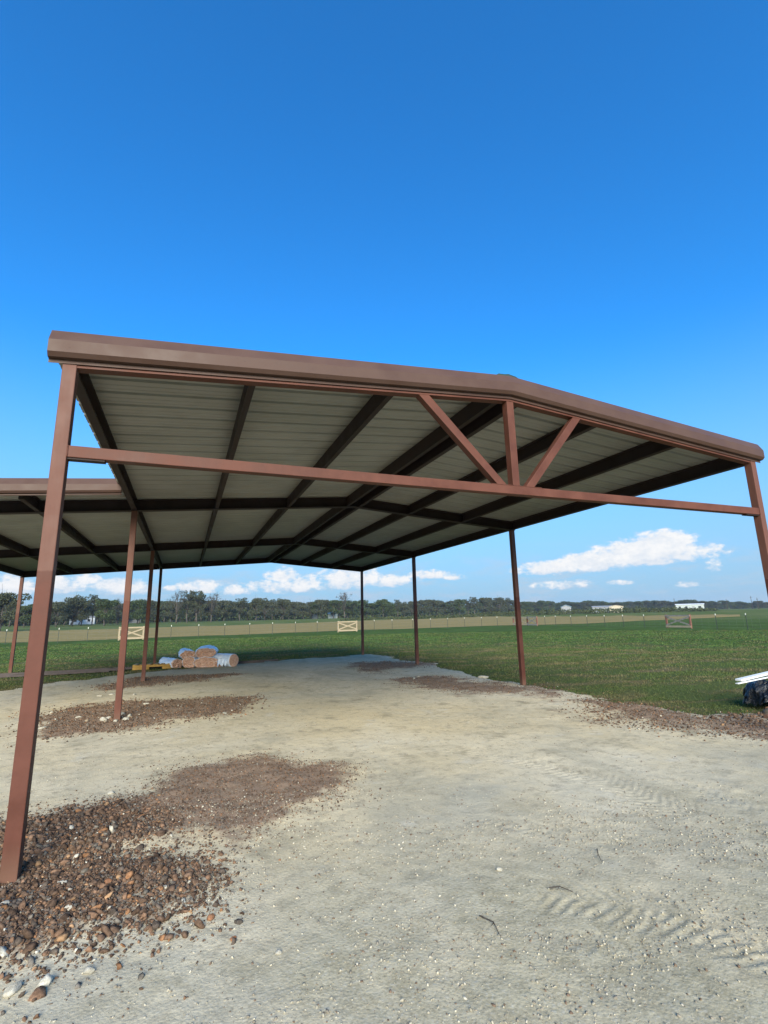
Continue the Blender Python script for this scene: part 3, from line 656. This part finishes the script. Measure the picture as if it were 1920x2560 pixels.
# ------------------------------------------------------------------ things on the site
Rv = np.array((.928, -.371)); Fv = np.array((.371, .928)); O = np.array((1.78, 14.95))
def wob(th, t, seed, round_):
    f_ = lambda a, b, sd_: float(fbm(np.array([a+seed*3.1]), np.array([b+seed]), 3, sd_)[0])-.5
    k = .12 if round_ else .42
    return 1+k*f_(math.cos(th)*1.3, math.sin(th)*1.3+t*2., seed)+k*.6*f_(math.cos(th)*4, math.sin(th)*4+t*5., seed+9)
def roll(label, a, b, zc, rh, rv, ax, L, seed, tilt=0., spiral=True):
    """rolled-up blanket: outer facing with a batting end"""
    c = O+Rv*a+Fv*b; d = Rv*ax[0]+Fv*ax[1]; d = d/np.hypot(*d); s_ = np.array((-d[1], d[0]))
    root = empty('insulation_roll', (c[0], c[1], 0)); tag(root, label, 'insulation roll', 'insulation rolls')
    n, m_ = 40, 14; V = []
    for i in range(m_):
        t = i/(m_-1)*L
        for j in range(n):
            th = 2*math.pi*j/n; nz = wob(th, t, seed, spiral)
            V.append((d[0]*t+s_[0]*math.cos(th)*rh*nz, d[1]*t+s_[1]*math.cos(th)*rh*nz, max(.02, zc+math.sin(th)*rv*nz+tilt*t)))
    F = [(i*n+j, i*n+(j+1) % n, (i+1)*n+(j+1) % n, (i+1)*n+j) for i in range(m_-1) for j in range(n)]
    o = fastmesh('vinyl_facing', V, F, M_VINYL, smooth=True, parent=root)
    mo = o.modifiers.new('thickness', 'SOLIDIFY'); mo.thickness = .01; mo.offset = -1
    for end, t0 in ((0, 0.0), (1, L)):
        V = []; K = 14
        for k in range(K):
            q = 1-.0-k/(K-1)
            for j in range(n):
                th = 2*math.pi*j/n; nz = wob(th, t0, seed, spiral)
                wr = .018*math.sin((q*5+j/n)*2*math.pi) if spiral else .03*math.sin((q*3.2+j/n)*2*math.pi)+.07*(float(fbm(np.array([q*math.cos(th)*4+seed]), np.array([q*math.sin(th)*4]), 3, seed+3)[0])-.5)*2
                off = (-.012+wr-.03*q**8*0)*(1 if end == 0 else -1)*(1 if q < .97 else .3)-(.03*(1-q) if end == 0 else -.03*(1-q))
                V.append((d[0]*(t0+off)+s_[0]*math.cos(th)*rh*nz*q*.985, d[1]*(t0+off)+s_[1]*math.cos(th)*rh*nz*q*.985, max(.02, zc+math.sin(th)*rv*nz*q*.985+tilt*t0)))
        F = [(i*n+j, i*n+(j+1) % n, (i+1)*n+(j+1) % n, (i+1)*n+j) for i in range(K-1) for j in range(n)]
        fastmesh('batting', V, F, M_FIB, smooth=True, parent=root)
    return root
rr = roll('large round roll of pink insulation in blue-white facing at the right end of the pile', .97, 0, .225, .225, .225, (-.85, .5), 1.15, 1)
mb = MB(); a0 = O+Rv*.42+Fv*.02
for i in range(6):
    pass
fl = []; 
for i in range(9):
    for j in range(6):
        u_ = i/8; v_ = j/5; q = np.array(a0)+Rv*(u_*.36)-Fv*(.12+.05*math.sin(u_*9)+.04*v_)
        fl.append((q[0]-rr.location.x, q[1]-rr.location.y, .33-v_*(.25+.07*math.sin(u_*17))))
fastmesh('loose_flap', fl, [(i*6+j, i*6+j+1, (i+1)*6+j+1, (i+1)*6+j) for i in range(8) for j in range(5)], M_VINYL, smooth=True, parent=rr).modifiers.new('thickness', 'SOLIDIFY').thickness = .008
roll('small flattened roll of insulation lying at the left end of the pile', -1.02, -.05, .165, .24, .165, (-.85, .55), .75, 2, .06, False)
roll('crumpled insulation roll low in the pile next to the leftmost roll', -.60, 0, .19, .25, .19, (-.1, 1), .8, 3, 0, False)
roll('upper left insulation roll with a white top, resting on the crumpled ones', -.70, .06, .44, .26, .18, (-.5, .9), .75, 4, .02, False)
roll('wide slumped roll of pink insulation at the bottom centre of the pile', 0, -.02, .18, .46, .185, (0, 1), .85, 5, 0, False)
roll('topmost insulation roll with white facing arching over the centre of the pile', -.08, .05, .50, .37, .17, (-.25, .95), .9, 6, .06, False)
roll('little pink roll end squeezed between the slumped roll and the round one', .42, -.05, .115, .13, .105, (-.1, 1), .6, 8, 0, False)

# yellow timber skid left of the rolls
sk = empty('timber_skid', (.02, 15.3, 0), R(-4)); tag(sk, 'flat yellow timber skid on the ground just left of the insulation rolls', 'skid')
mb = MB(); mb.box(-.62, .62, -.05, .05, .10, .17); mb.box(-.62, -.1, -.05, .05, .02, .10); mb.box(.32, .62, -.05, .05, .02, .10); mb.build('stringer', M_YELLOW, sk, bevel=.006)
mb = MB(); mb.box(-.6, .6, .5, .6, .02, .17); mb.build('stringer', M_YELLOW, sk, bevel=.006)
for i in range(6):
    mb = MB(); mb.box(-.62+i*.22, -.50+i*.22, -.06, .62, .172, .19); mb.build('deck_board', M_YELLOW, sk)
M_CHAN = paint('dull_steel_primer', (.075, .060, .056), .6, .15)
# long steel channels on the ground
for i, (x0, x1, y, zz, lb) in enumerate([(-11, 3.9, 15.62, .03, 'dark steel channel on the ground, the one farthest from the rolls along its bundle'), (-10.5, -.9, 15.42, .03, 'rusty steel channel on the ground, middle of the bundle left of the rolls'),
                                  (-12, -1.3, 15.2, .02, 'long steel channel lying on the ground nearest the shed in the left bundle'), (-9.4, 4.45, 15.78, .05, 'steel channel lying in the grass and running behind the rolls to the right')]):
    mb = MB(); mb.box(x0, x1, y, y+.13, zz, zz+.006); mb.box(x0, x1, y, y+.006, zz+.006, zz+.045); mb.box(x0, x1, y+.124, y+.13, zz+.006, zz+.045)
    o = mb.build('steel_channel', M_CHAN); tag(o, lb, 'steel channel', 'steel channels lying behind the shed')

# black plastic over stones at the right edge
tp = np.array((10.42, 1.36))
rock('stone_slab', 'square tan stone block holding up the left end of the black plastic', 'stone slab', 9.72, 1.02, .27, M_SLAB, (1, .8, .62), 5, z=-.05, rz=.3)
rock('stone_slab', 'upright tan stone wedge under the fold of the black plastic', 'stone slab', 9.98, .86, .24, M_SLAB, (.8, .5, 1.1), 9, z=.02, rz=.5)
rock('stone_slab', 'large tan stone at the photo right edge below the plastic', 'stone slab', 10.35, .85, .38, M_SLAB, (1.1, .8, .6), 14, z=-.05, rz=1.2)
rock('stone_slab', 'low orange-brown stone in the spoil in front of the stone block', 'stone slab', 9.2, .80, .15, M_RUST, (1.2, .8, .5), 17, z=-.02, rz=1.2)
n, m_ = 128, 60; V = []
for i in range(m_):
    q = i/(m_-1)
    for j in range(n):
        th = 2*math.pi*j/n; w_ = float(fbm(np.array([math.cos(th)*2.2+5]), np.array([math.sin(th)*2.2+q*2.5]), 4, 13)[0])-.5
        fold = .05*math.sin(th*9+q*3)*q+.03*math.sin(th*17+1)*q
        rx_, ry_ = .62, .48; rr2 = min(1, math.sin(q*1.5)*1.03)*(1+w_*.25)+fold*.9-(.10*max(0, q-.6))
        cr = abs(float(fbm(np.array([math.cos(th)*q*5+9]), np.array([math.sin(th)*q*5+4]), 3, 19)[0])-.5)
        rr2 += (cr-.1)*.5*q; z_ = -cr*.45*(1-q*.5)+.43*math.cos(q**1.7*1.42)+w_*.12+(.10*math.sin(3*th) if q < .8 else 0)*(q)
        lift = 0.17*max(0, math.cos(th-3.9))**3*sstep(np.array(q), .6, 1)
        V.append((tp[0]+math.cos(th)*rx_*rr2, tp[1]+math.sin(th)*ry_*rr2, max(.03, z_+.03)+float(lift)))
F = [(i*n+j, i*n+(j+1) % n, (i+1)*n+(j+1) % n, (i+1)*n+j) for i in range(m_-1) for j in range(n)]
o = fastmesh('plastic_sheet', V, F, M_TARP, smooth=False); tag(o, 'crumpled black plastic sheet draped over a pile at the right edge', 'plastic sheet')
for (a, b, w_, h_, lb) in (((9.284, 1.30, .525), (11.4, 1.42, .66), .10, .030, 'white board resting on top of the black plastic, upper of the two'), ((9.136, 1.235, .487), (11.3, 1.34, .59), .045, .014, 'thin pale strip sticking out beneath the white board')):
    mb = MB(); mb.bar(a, b, w_, h_); tag(mb.build('white_board' if w_ > .08 else 'trim_strip', M_WHITE, bevel=.003), lb, 'board')

# ------------------------------------------------------------------ fence
def fpt(t):  # along the back run, then down the side run
    A, B, Cc = np.array((-24., 45.6)), np.array((43.2, 53.8)), np.array((42.2, 6.))
    L1 = np.linalg.norm(B-A)
    if t < L1: return A+(B-A)*t/L1
    return B+(Cc-B)*(t-L1)/np.linalg.norm(Cc-B)
fence = empty('wire_fence', (0, 0, 0)); tag(fence, 'long wire field fence with thin steel posts between lawn and dry hay field', 'fence')
def tpost(x, y):
    z = float(TZ(x, y)); mb = MB(); mb.box(x-.022, x+.022, y-.006, y+.006, z, z+1.12); mb.box(x-.006, x+.006, y+.006, y+.04, z, z+1.12); o = mb.build('fence_post', M_TPOST, fence)
    mb = MB(); mb.box(x-.024, x+.024, y-.008, y+.042, z+1.12, z+1.26); mb.build('post_tip', M_TPW, o)
BR = [(302, 361), (845, 891), (1283, 1318), (1318, 1342), (1666, 1723)]   # bearings of the braced panels
def onfence(px):
    d = ray(px, 1541.); best = None
    for t in np.arange(0, 116, .1):
        q = fpt(t); v = q-CAM[:2]; c = abs(v[0]*d[1]-v[1]*d[0])
        if best is None or c < best[0]: best = (c, t)
    return best[1]
tps = [(-60), 20, 87, 151, 223.6, 430.7, 499, 562, 625, 682, 738, 793, 935, 980, 1031, 1076, 1118, 1160, 1203, 1242, 1362, 1388, 1427, 1466, 1510, 1557, 1609.5, 1788, 1864]
for px in tps:
    q = fpt(onfence(px)); tpost(q[0], q[1])
for t in (0, 3, 109, 113): q = fpt(t); tpost(q[0], q[1])
mb = MB()
L1 = np.linalg.norm(np.array((43.2, 53.8))-np.array((-24., 45.6)))
for a, b in ((fpt(0), fpt(L1)), (fpt(L1), fpt(115.5))):
    for zz in (.12, .35, .6, .85, 1.1): mb.bar((a[0], a[1]+.02, zz), (b[0], b[1]+.02, zz), .006, .006)
    dd = (b-a)/np.linalg.norm(b-a)
    for k in np.arange(0, np.linalg.norm(b-a), .6): q = a+dd*k; mb.bar((q[0], q[1]+.02, .1), (q[0], q[1]+.02, 1.1), .004, .004)
mb.build('woven_wire', M_WIRE, fence)
for i, ((p0, p1), lb, mats) in enumerate(zip(BR, ('new pale timber cross-braced fence panel behind the left posts', 'new pale timber cross-braced fence panel in the middle of the back fence', 'pale timber braced panel at the far corner of the fence, left half of the pair', 'grey weathered braced panel at the far corner of the fence, right half of the pair', 'grey weathered cross-braced panel in the side fence at right'),
                                    ((M_LUMBER, M_LUMBER), (M_LUMBER, M_LUMBER), (M_LUMBER, M_REDWOOD), (M_OLDWOOD, M_REDWOOD), (M_OLDWOOD, M_REDWOOD)))):
    a = fpt(onfence(p0)); b = fpt(onfence(p1)); m_, mp = mats
    root = empty('fence_brace', (a[0], a[1], 0)); tag(root, lb, 'fence brace'); v = np.r_[b-a, 0.]; z0 = np.array((0, 0, 1.)); d = v/np.linalg.norm(v); nrm = np.array((-d[1], d[0], 0))
    if nrm@np.r_[CAM[:2]-a, 0] > 0: nrm = -nrm
    for e in (0*v, v): mb = MB(); mb.bar(e-z0*.2, e+z0*1.22, .13, .13); mb.build('brace_post', mp, root)
    f_ = -nrm*.09
    mb = MB(); mb.bar(z0*1.12+f_-d*.07, v+z0*1.12+f_+d*.07, .04, .13); mb.build('rail', m_, root)
    mb = MB(); mb.bar(z0*.16+f_-d*.07, v+z0*.16+f_+d*.07, .04, .17); mb.build('rail', M_LUMBER if i == 4 else m_, root)
    mb = MB(); mb.bar(z0*.28+f_*.98, v+z0*1.02+f_*.98, .035, .12); mb.build('diagonal', m_, root)
    mb = MB(); mb.bar(z0*1.02+f_*.5, v+z0*.28+f_*.5, .035, .12); mb.build('diagonal', m_, root)

# ------------------------------------------------------------------ trees
def leafcloud(blobs, nper, size, seed):
    rg = np.random.default_rng(seed); V = []; T = []
    for (cx, cy, cz, rx_, rz_) in blobs:
        n = int(nper*rx_*rx_); d = rg.normal(size=(n, 3)); d /= np.linalg.norm(d, axis=1)[:, None]
        rad = rg.uniform(.45, 1.12, n)**.6; c = d*rad[:, None]*np.array((rx_, rx_, rz_))+np.array((cx, cy, cz))
        u_ = rg.normal(size=(n, 3)); u_ /= np.linalg.norm(u_, axis=1)[:, None]; w_ = np.cross(u_, rg.normal(size=(n, 3))); w_ /= np.linalg.norm(w_, axis=1)[:, None]
        s = size*rg.uniform(.5, 1.3, n)[:, None]
        V.append(np.stack([c-u_*s, c-w_*s*.6, c+u_*s, c+w_*s*.6], 1).reshape(-1, 3)); T.append(np.repeat(rg.random(n), 4))
    V = np.concatenate(V); return V, np.arange(len(V)).reshape(-1, 4), np.concatenate(T)
def make_tree(kind, seed):
    """unit tree 10 m high"""
    rg = np.random.default_rng(seed); root = empty('oak_tree' if kind != 'bare' else 'bare_tree'); mb = MB()
    fork = {'dense': 2.2, 'broad': 2.0, 'sparse': 3.2, 'bare': 3.0}[kind]; sp = {'dense': 3.0, 'broad': 4.2, 'sparse': 2.6, 'bare': 2.7}[kind]
    mb.tube([(0, 0, -.5), (rg.normal(0, .05), 0, .8), (rg.normal(0, .2), rg.normal(0, .2), fork)], [.30, .24, .20], 7)
    blobs = []; ends = []
    nb = 9 if kind == 'broad' else 7
    for i in range(nb):
        a = i/nb*6.28+rg.uniform(-.3, .3); out = sp*rg.uniform(.35, .85); top = rg.uniform(5.0, 8.6)
        if i < 2: out *= .25; top = rg.uniform(8.0, 8.9)
        e = np.array((math.cos(a)*out, math.sin(a)*out, top)); m_ = e*np.array((.4, .4, 0))+np.array((0, 0, fork+(top-fork)*.5))
        mb.tube([(0, 0, fork-.1), m_, e], [.14, .09, .04], 5); ends.append(e)
        for _ in range(5 if kind in ('sparse', 'bare') else 2):
            e2 = e+rg.normal(0, .9, 3)+np.array((0, 0, .7)); mb.tube([m_+(e-m_)*rg.random(), e2], [.05, .02], 4); ends.append(e2)
    crown = MB()
    tr = mb.build('trunk', M_BARK, root, smooth=True)
    if kind in ('dense', 'broad'):
        for e in ends[:]:
            blobs.append((e[0], e[1], min(e[2], 8.7), rg.uniform(.9, 1.5), rg.uniform(.8, 1.2)))
        for _ in range(7): a = rg.uniform(0, 6.28); blobs.append((math.cos(a)*sp*.6, math.sin(a)*sp*.6, rg.uniform(2.8, 5), rg.uniform(1.1, 1.6), rg.uniform(.8, 1.2)))
        V, F, T = leafcloud(blobs, 95, .27, seed); fastmesh('crown', V, F, M_LEAF if kind == 'dense' else M_LEAF2, cols={'tint': T}, parent=root)
    elif kind == 'sparse':
        for e in ends: blobs.append((e[0], e[1], e[2], rg.uniform(.6, 1.0), rg.uniform(.5, .8)))
        V, F, T = leafcloud(blobs, 85, .23, seed); fastmesh('crown', V, F, M_LEAF2, cols={'tint': T}, parent=root)
    else:
        V = []; rg2 = np.random.default_rng(seed+5); q = []
        E_ = np.array(ends); n = 900; b = E_[rg2.integers(0, len(E_), n)]; d = rg2.normal(0, .65, (n, 3))+np.array((0, 0, .35)); w_ = rg2.normal(0, .018, (n, 3))
        V = np.stack([b-w_, b+w_, b+d+w_*.4], 1).reshape(-1, 3)
        fastmesh('crown', V, np.arange(len(V)).reshape(-1, 3), M_TWIG, cols={'tint': np.repeat(rg2.random(n), 3)}, parent=root)
    return root
protos = [make_tree('dense', 1), make_tree('dense', 2), make_tree('broad', 3), make_tree('sparse', 4), make_tree('bare', 5), make_tree('broad', 6), make_tree('sparse', 8)]
used = [False]*len(protos)
TL = {0: 'dense dark oak', 1: 'dense dark oak', 2: 'broad grey-green oak', 3: 'thin-crowned tree with visible limbs', 4: 'leafless grey tree', 5: 'broad grey-green oak', 6: 'thin-crowned tree with visible limbs'}
def place_tree(k, px, dist, ytop, label, group, wide=1.):
    x, y, z = dirpt(px, dist)
    # height so that the crown reaches its bearing's elevation
    d = ray(px, ytop); h = CAM[2]+dist*d[2]/math.hypot(d[0], d[1])-z
    o = protos[k] if not used[k] else copy_tree(protos[k]); used[k] = True
    s = h/9.9; o.location = (x, y, z-.05); o.scale = (s*wide, s*wide, s); o.rotation_euler = (0, 0, random.uniform(0, 6.28)); tag(o, label, 'tree', group)
    return o
SPEC = [(2, 4, 120, 1480, 'big dark oak cut by the left edge of the photo', 1.0), (0, 62, 165, 1512, 'low oak between the left edge and the far-left shed post', 1.1), (1, 98, 170, 1508, 'low oak just right of the far-left shed post', 1.),
        (5, 142, 160, 1503, 'oak right of the big near post at left', 1.), (2, 183, 165, 1492, 'tall broad oak left of the two taller ones behind the left fence', 1.), (3, 205, 168, 1495, 'thin-crowned tall tree behind the left fence', .9),
        (6, 232, 172, 1494, 'thin pale-topped tree between two dark oaks at left', .9), (0, 262, 160, 1495, 'dark oak with a ragged top left of the second post', 1.1), (4, 296, 165, 1503, 'slim leafless grey tree just left of the second post', .7),
        (1, 345, 172, 1497, 'round dark oak behind the third left post', 1.05), (2, 372, 180, 1500, 'oak seen between the third and last left posts', 1.),
        (4, 441, 175, 1484, 'tall bare tree standing above the row right of the left posts', 1.), (6, 468, 178, 1484, 'tall thin-crowned tree beside the bare one', .9), (3, 492, 180, 1483, 'tallest thin-crowned tree above the insulation rolls', 1.),
        (4, 528, 185, 1490, 'bare-topped tree right of the tallest ones', 1.2), (2, 640, 200, 1494, 'broad oak standing a little proud of the middle row', 1.), (5, 708, 205, 1497, 'broad oak left of the middle of the photo', 1.),
        (5, 803, 215, 1498, 'round oak left of the far centre post', 1.1), (4, 862, 215, 1487, 'leafless spreading tree beside the far centre post', 1.2), (0, 958, 225, 1496, 'dark oak with a tufted top right of the far centre post', .9),
        (5, 1215, 290, 1493, 'broad dark oak left of the second right post', 1.2), (2, 1250, 300, 1493, 'broad oak behind the second right post', 1.2)]
for k, px, dist, yt, lb, wd in SPEC: place_tree(k, px, dist, yt, lb, None, wd)
def prof(px):
    return float(np.interp(px, [-200, 0, 100, 330, 420, 560, 720, 860, 1000, 1150, 1300, 1420, 1560, 1720, 1900, 2150], [1512, 1512, 1510, 1507, 1504, 1499, 1503, 1501, 1503, 1500, 1503, 1503, 1503, 1501, 1504, 1500]))
def dist_of(px): return float(np.interp(px, [-200, 0, 600, 1000, 1250, 1400, 1900, 2200], [180, 185, 215, 240, 310, 400, 460, 460]))
rg = random.Random(5)
GL = {0: 'dark round oak in the mid-distance row beyond the hay field', 1: 'dark round oak in the mid-distance row beyond the hay field', 2: 'broad grey-green oak in the row beyond the hay field', 5: 'broad grey-green oak in the row beyond the hay field', 3: 'thin-crowned tree in the row beyond the hay field', 6: 'thin-crowned tree in the row beyond the hay field', 4: 'bare grey tree in the row beyond the hay field'}
GN = {0: 'dark oaks in the row', 1: 'dark oaks in the row', 2: 'broad oaks in the row', 5: 'broad oaks in the row', 3: 'thin-crowned trees in the row', 6: 'thin-crowned trees in the row', 4: 'bare trees in the row'}
LM = [(-60, 'left edge'), (47, 'far-left shed post'), (95, 'nearest post'), (300, 'second left post'), (364, 'third left post'), (394, 'last left post'), (500, 'insulation pile'), (700, 'far roof ridge'), (868, 'centre fence brace'), (906, 'far centre post'),
      (1037, 'third right post'), (1292, 'second right post'), (1417, 'blue-roofed shed'), (1543, 'tan shed'), (1695, 'grey fence brace'), (1728, 'mobile home'), (1960, 'right edge')]
ORD = ['first', 'second', 'third', 'fourth', 'fifth', 'sixth', 'seventh', 'eighth', 'ninth', 'tenth', 'eleventh', 'twelfth', 'thirteenth', 'fourteenth']
CNT = {}
KN = {0: 'dark round oak', 1: 'dark round oak', 2: 'broad grey-green oak', 5: 'broad grey-green oak', 3: 'thin-crowned tree', 6: 'thin-crowned tree', 4: 'bare grey tree'}
def rowlabel(k, px):
    i = max(j for j in range(len(LM)) if LM[j][0] <= px); i = min(i, len(LM)-2)
    c_ = CNT.get((i, KN[k]), 0); CNT[(i, KN[k])] = c_+1
    return '%s, %s from left between %s and %s' % (KN[k], ORD[min(c_, 13)], LM[i][1], LM[i+1][1])
px = -20.
while px < 1940:
    k = rg.choice([0, 1, 0, 1, 2, 5, 2, 5, 0, 6, 3] if px < 1250 else [0, 1, 2, 5, 0, 1, 5])
    D = dist_of(px)*rg.uniform(.97, 1.12); far = px > 1300
    place_tree(k, px, D, prof(px)+(rg.uniform(-4, 6) if not far else rg.uniform(-3, 3)), rowlabel(k, px), GN[k], rg.uniform(1.0, 1.35)*(1.15 if far else 1.))
    px += rg.uniform(13, 24)*(1.0 if px < 1300 else .95)
# woods behind, one mass
V, F, T = [], [], []; off = 0; rg3 = np.random.default_rng(77); blobs = []
for px in np.arange(-300, 2250, 9.):
    D = dist_of(px)*1.22; x, y, z_ = dirpt(px, D); d = ray(px, prof(px)+9+rg3.uniform(-3, 4)-(4 if px > 1300 else 0)); h = CAM[2]+D*d[2]/math.hypot(d[0], d[1])-z_
    blobs.append((x, y, z_+h*.62, 3.2 if px < 1300 else 5.2, h*.38)); blobs.append((x+rg3.uniform(-3, 3), y, z_+h*.3, 3.4, h*.36))
V, F, T = leafcloud(blobs, 22, .75, 78)
tag(fastmesh('far_woods', V, F, M_LEAF, cols={'tint': T}, kind='stuff'), 'dark mass of woodland behind the row of trees', 'woods')
# scrub beyond the hay on the right
blobs = []
for px in np.arange(860, 1790, 3.):
    D = 150+rg3.uniform(-8, 30)+(px-860)*.03; x, y, z_ = dirpt(px, D); hh = (.5+1.1*float(np.interp(px, [860, 1150, 1260, 1600, 1720, 1790], [.0, .35, 1, 1.0, .8, .2])))*rg3.uniform(.6, 1.15)
    blobs.append((x, y, z_+hh*.4, 1.5, hh*.62))
V, F, T = leafcloud(blobs, 16, .28, 79)
tag(fastmesh('scrub', V, F, leafmat('scrub_leaves', (.035, .05, .02), (.10, .115, .045)), cols={'tint': T}, kind='stuff'), 'low green-brown scrub along the far side of the hay field', 'scrub')

# ------------------------------------------------------------------ far buildings
M_BLUE = paint('blue_roof', (.20, .33, .45), .5, .05); M_GREYW = paint('grey_siding', (.26, .27, .28), .6, .08); M_TANW = paint('tan_siding', (.50, .44, .33), .6, .05); M_MINT = paint('pale_siding', (.42, .46, .43), .6, .04); M_GLASS = paint('dark_window', (.03, .035, .04), .2, .02)
def house(name, label, cat, px, dist, wd, dp, hg, rise, mw, mr, rz, wins, along=True, door=None):
    x, y, z = dirpt(px, dist); root = empty(name, (x, y, z), rz); tag(root, label, cat)
    mb = MB(); mb.box(-wd/2, wd/2, -dp/2, dp/2, -.3, hg)
    if not along: mb.add([(-wd/2, -dp/2, hg+.001), (wd/2, -dp/2, hg+.001), (0, -dp/2, hg+rise), (-wd/2, dp/2, hg+.001), (wd/2, dp/2, hg+.001), (0, dp/2, hg+rise)], [(0, 1, 2), (5, 4, 3), (0, 2, 5, 3), (1, 4, 5, 2)])
    mb.build('wall', mw, root); e = .25; mb = MB()
    if along: mb.loft([[(xx, -dp/2-e, hg+.02), (xx, 0, hg+rise), (xx, dp/2+e, hg+.02), (xx, dp/2+e, hg+.12), (xx, 0, hg+rise+.1), (xx, -dp/2-e, hg+.12)] for xx in (-wd/2-e, wd/2+e)])
    else: mb.loft([[(-wd/2-e, yy, hg+.02), (0, yy, hg+rise+.02), (wd/2+e, yy, hg+.02), (wd/2+e, yy, hg+.14), (0, yy, hg+rise+.14), (-wd/2-e, yy, hg+.14)] for yy in (-dp/2-e, dp/2+e)])
    mb.build('roof', mr, root)
    for wx, ww, z0, z1 in wins: mb = MB(); mb.box(wx-ww/2, wx+ww/2, -dp/2-.03, -dp/2, z0, z1); mb.build('window', M_GLASS, root)
    if door: mb = MB(); mb.box(door-.45, door+.45, -dp/2-.03, -dp/2, 0, 2.0); mb.build('door', M_GREYW, root)
    return root
house('small_shed', 'small grey shed with a bright blue-white roof among scrub, left of the other far buildings', 'shed', 1417, 200, 3.4, 3.2, 2.3, .8, M_GREYW, M_BLUE, R(-40), [], False, .3)
house('long_barn', 'long low grey building behind scrub on the right', 'barn', 1507, 260, 8.5, 5, 2.6, .5, M_GREYW, M_GREYW, R(-42), [(-2.5, .9, 1.1, 1.9), (0, .9, 1.1, 1.9), (2.5, .9, 1.1, 1.9)])
house('tan_shed', 'tan gabled shed adjoining the long grey building', 'shed', 1543, 250, 5.6, 5, 2.6, .6, M_TANW, M_TANW, R(-45), [], False)
house('mobile_home', 'white single-wide mobile home with dark windows on the far right', 'mobile home', 1728, 270, 11, 4.2, 2.7, .35, M_MINT, M_WHITE, R(-52), [(-4, .9, 1.1, 2.0), (-1.4, .9, 1.1, 2.0), (3.8, 1.1, 1.1, 2.0)], True, 1.4)
house('farmhouse', 'low white farmhouse half hidden under the oaks behind the left fence', 'house', 208, 205, 7.5, 5, 2.3, .7, M_WHITE, M_GREYW, R(5), [(-2, .8, .9, 1.7), (2, .8, .9, 1.7)], True, 0)
house('pale_shed', 'small pale shed under the trees behind the left posts', 'shed', 338, 215, 4, 4, 2.0, .6, M_GREYW, M_WHITE, R(5), [(1, .6, .9, 1.5)], False)
house('white_trailer', 'pale trailer under the trees left of the far centre post', 'trailer', 832, 232, 4.2, 3, 2.3, .3, M_MINT, M_WHITE, R(-15), [(0, .7, 1.2, 1.8)])
house('pale_outbuilding', 'tiny pale outbuilding under trees, left of the pale trailer', 'shed', 786, 236, 3.2, 3, 2.0, .5, M_MINT, M_GREYW, R(-15), [], False)
for i, (px, yt, lb) in enumerate([(1691, 1496, 'tall thin utility pole above the trees left of the mobile home'), (1885, 1490, 'utility pole with crossarm, tallest near the right edge'), (1900, 1494, 'utility pole nearest the right edge'), (1822, 1497, 'short thin utility pole right of the mobile home')]):
    x, y, z = dirpt(px, 330); d = ray(px, yt); h = CAM[2]+330*d[2]/math.hypot(d[0], d[1])-z; root = empty('utility_pole', (x, y, z)); tag(root, lb, 'utility pole')
    mb = MB(); mb.tube([(0, 0, -.5), (0, 0, h)], [.16, .11], 6); mb.build('pole', M_STICK, root)
    if i in (1, 2): mb = MB(); mb.bar((-1.0, -.1, h-.7), (1.0, .1, h-.7), .1, .14); mb.build('crossarm', M_STICK, root)

# ------------------------------------------------------------------ air
hm = bpy.data.materials.new('haze_air'); hm.use_nodes = True; hn_ = hm.node_tree.nodes; hn_.clear()
ho = hn_.new('ShaderNodeOutputMaterial'); hv = hn_.new('ShaderNodeVolumePrincipled'); hv.inputs['Color'].default_value = (.80, .88, 1, 1); hv.inputs['Density'].default_value = .00028; hv.inputs['Anisotropy'].default_value = .2
hm.node_tree.links.new(hv.outputs[0], ho.inputs['Volume'])
mb = MB(); mb.box(-700, 900, -300, 1000, -1.6, 26); hz_o = mb.build('haze', hm); hz_o['kind'] = 'stuff'
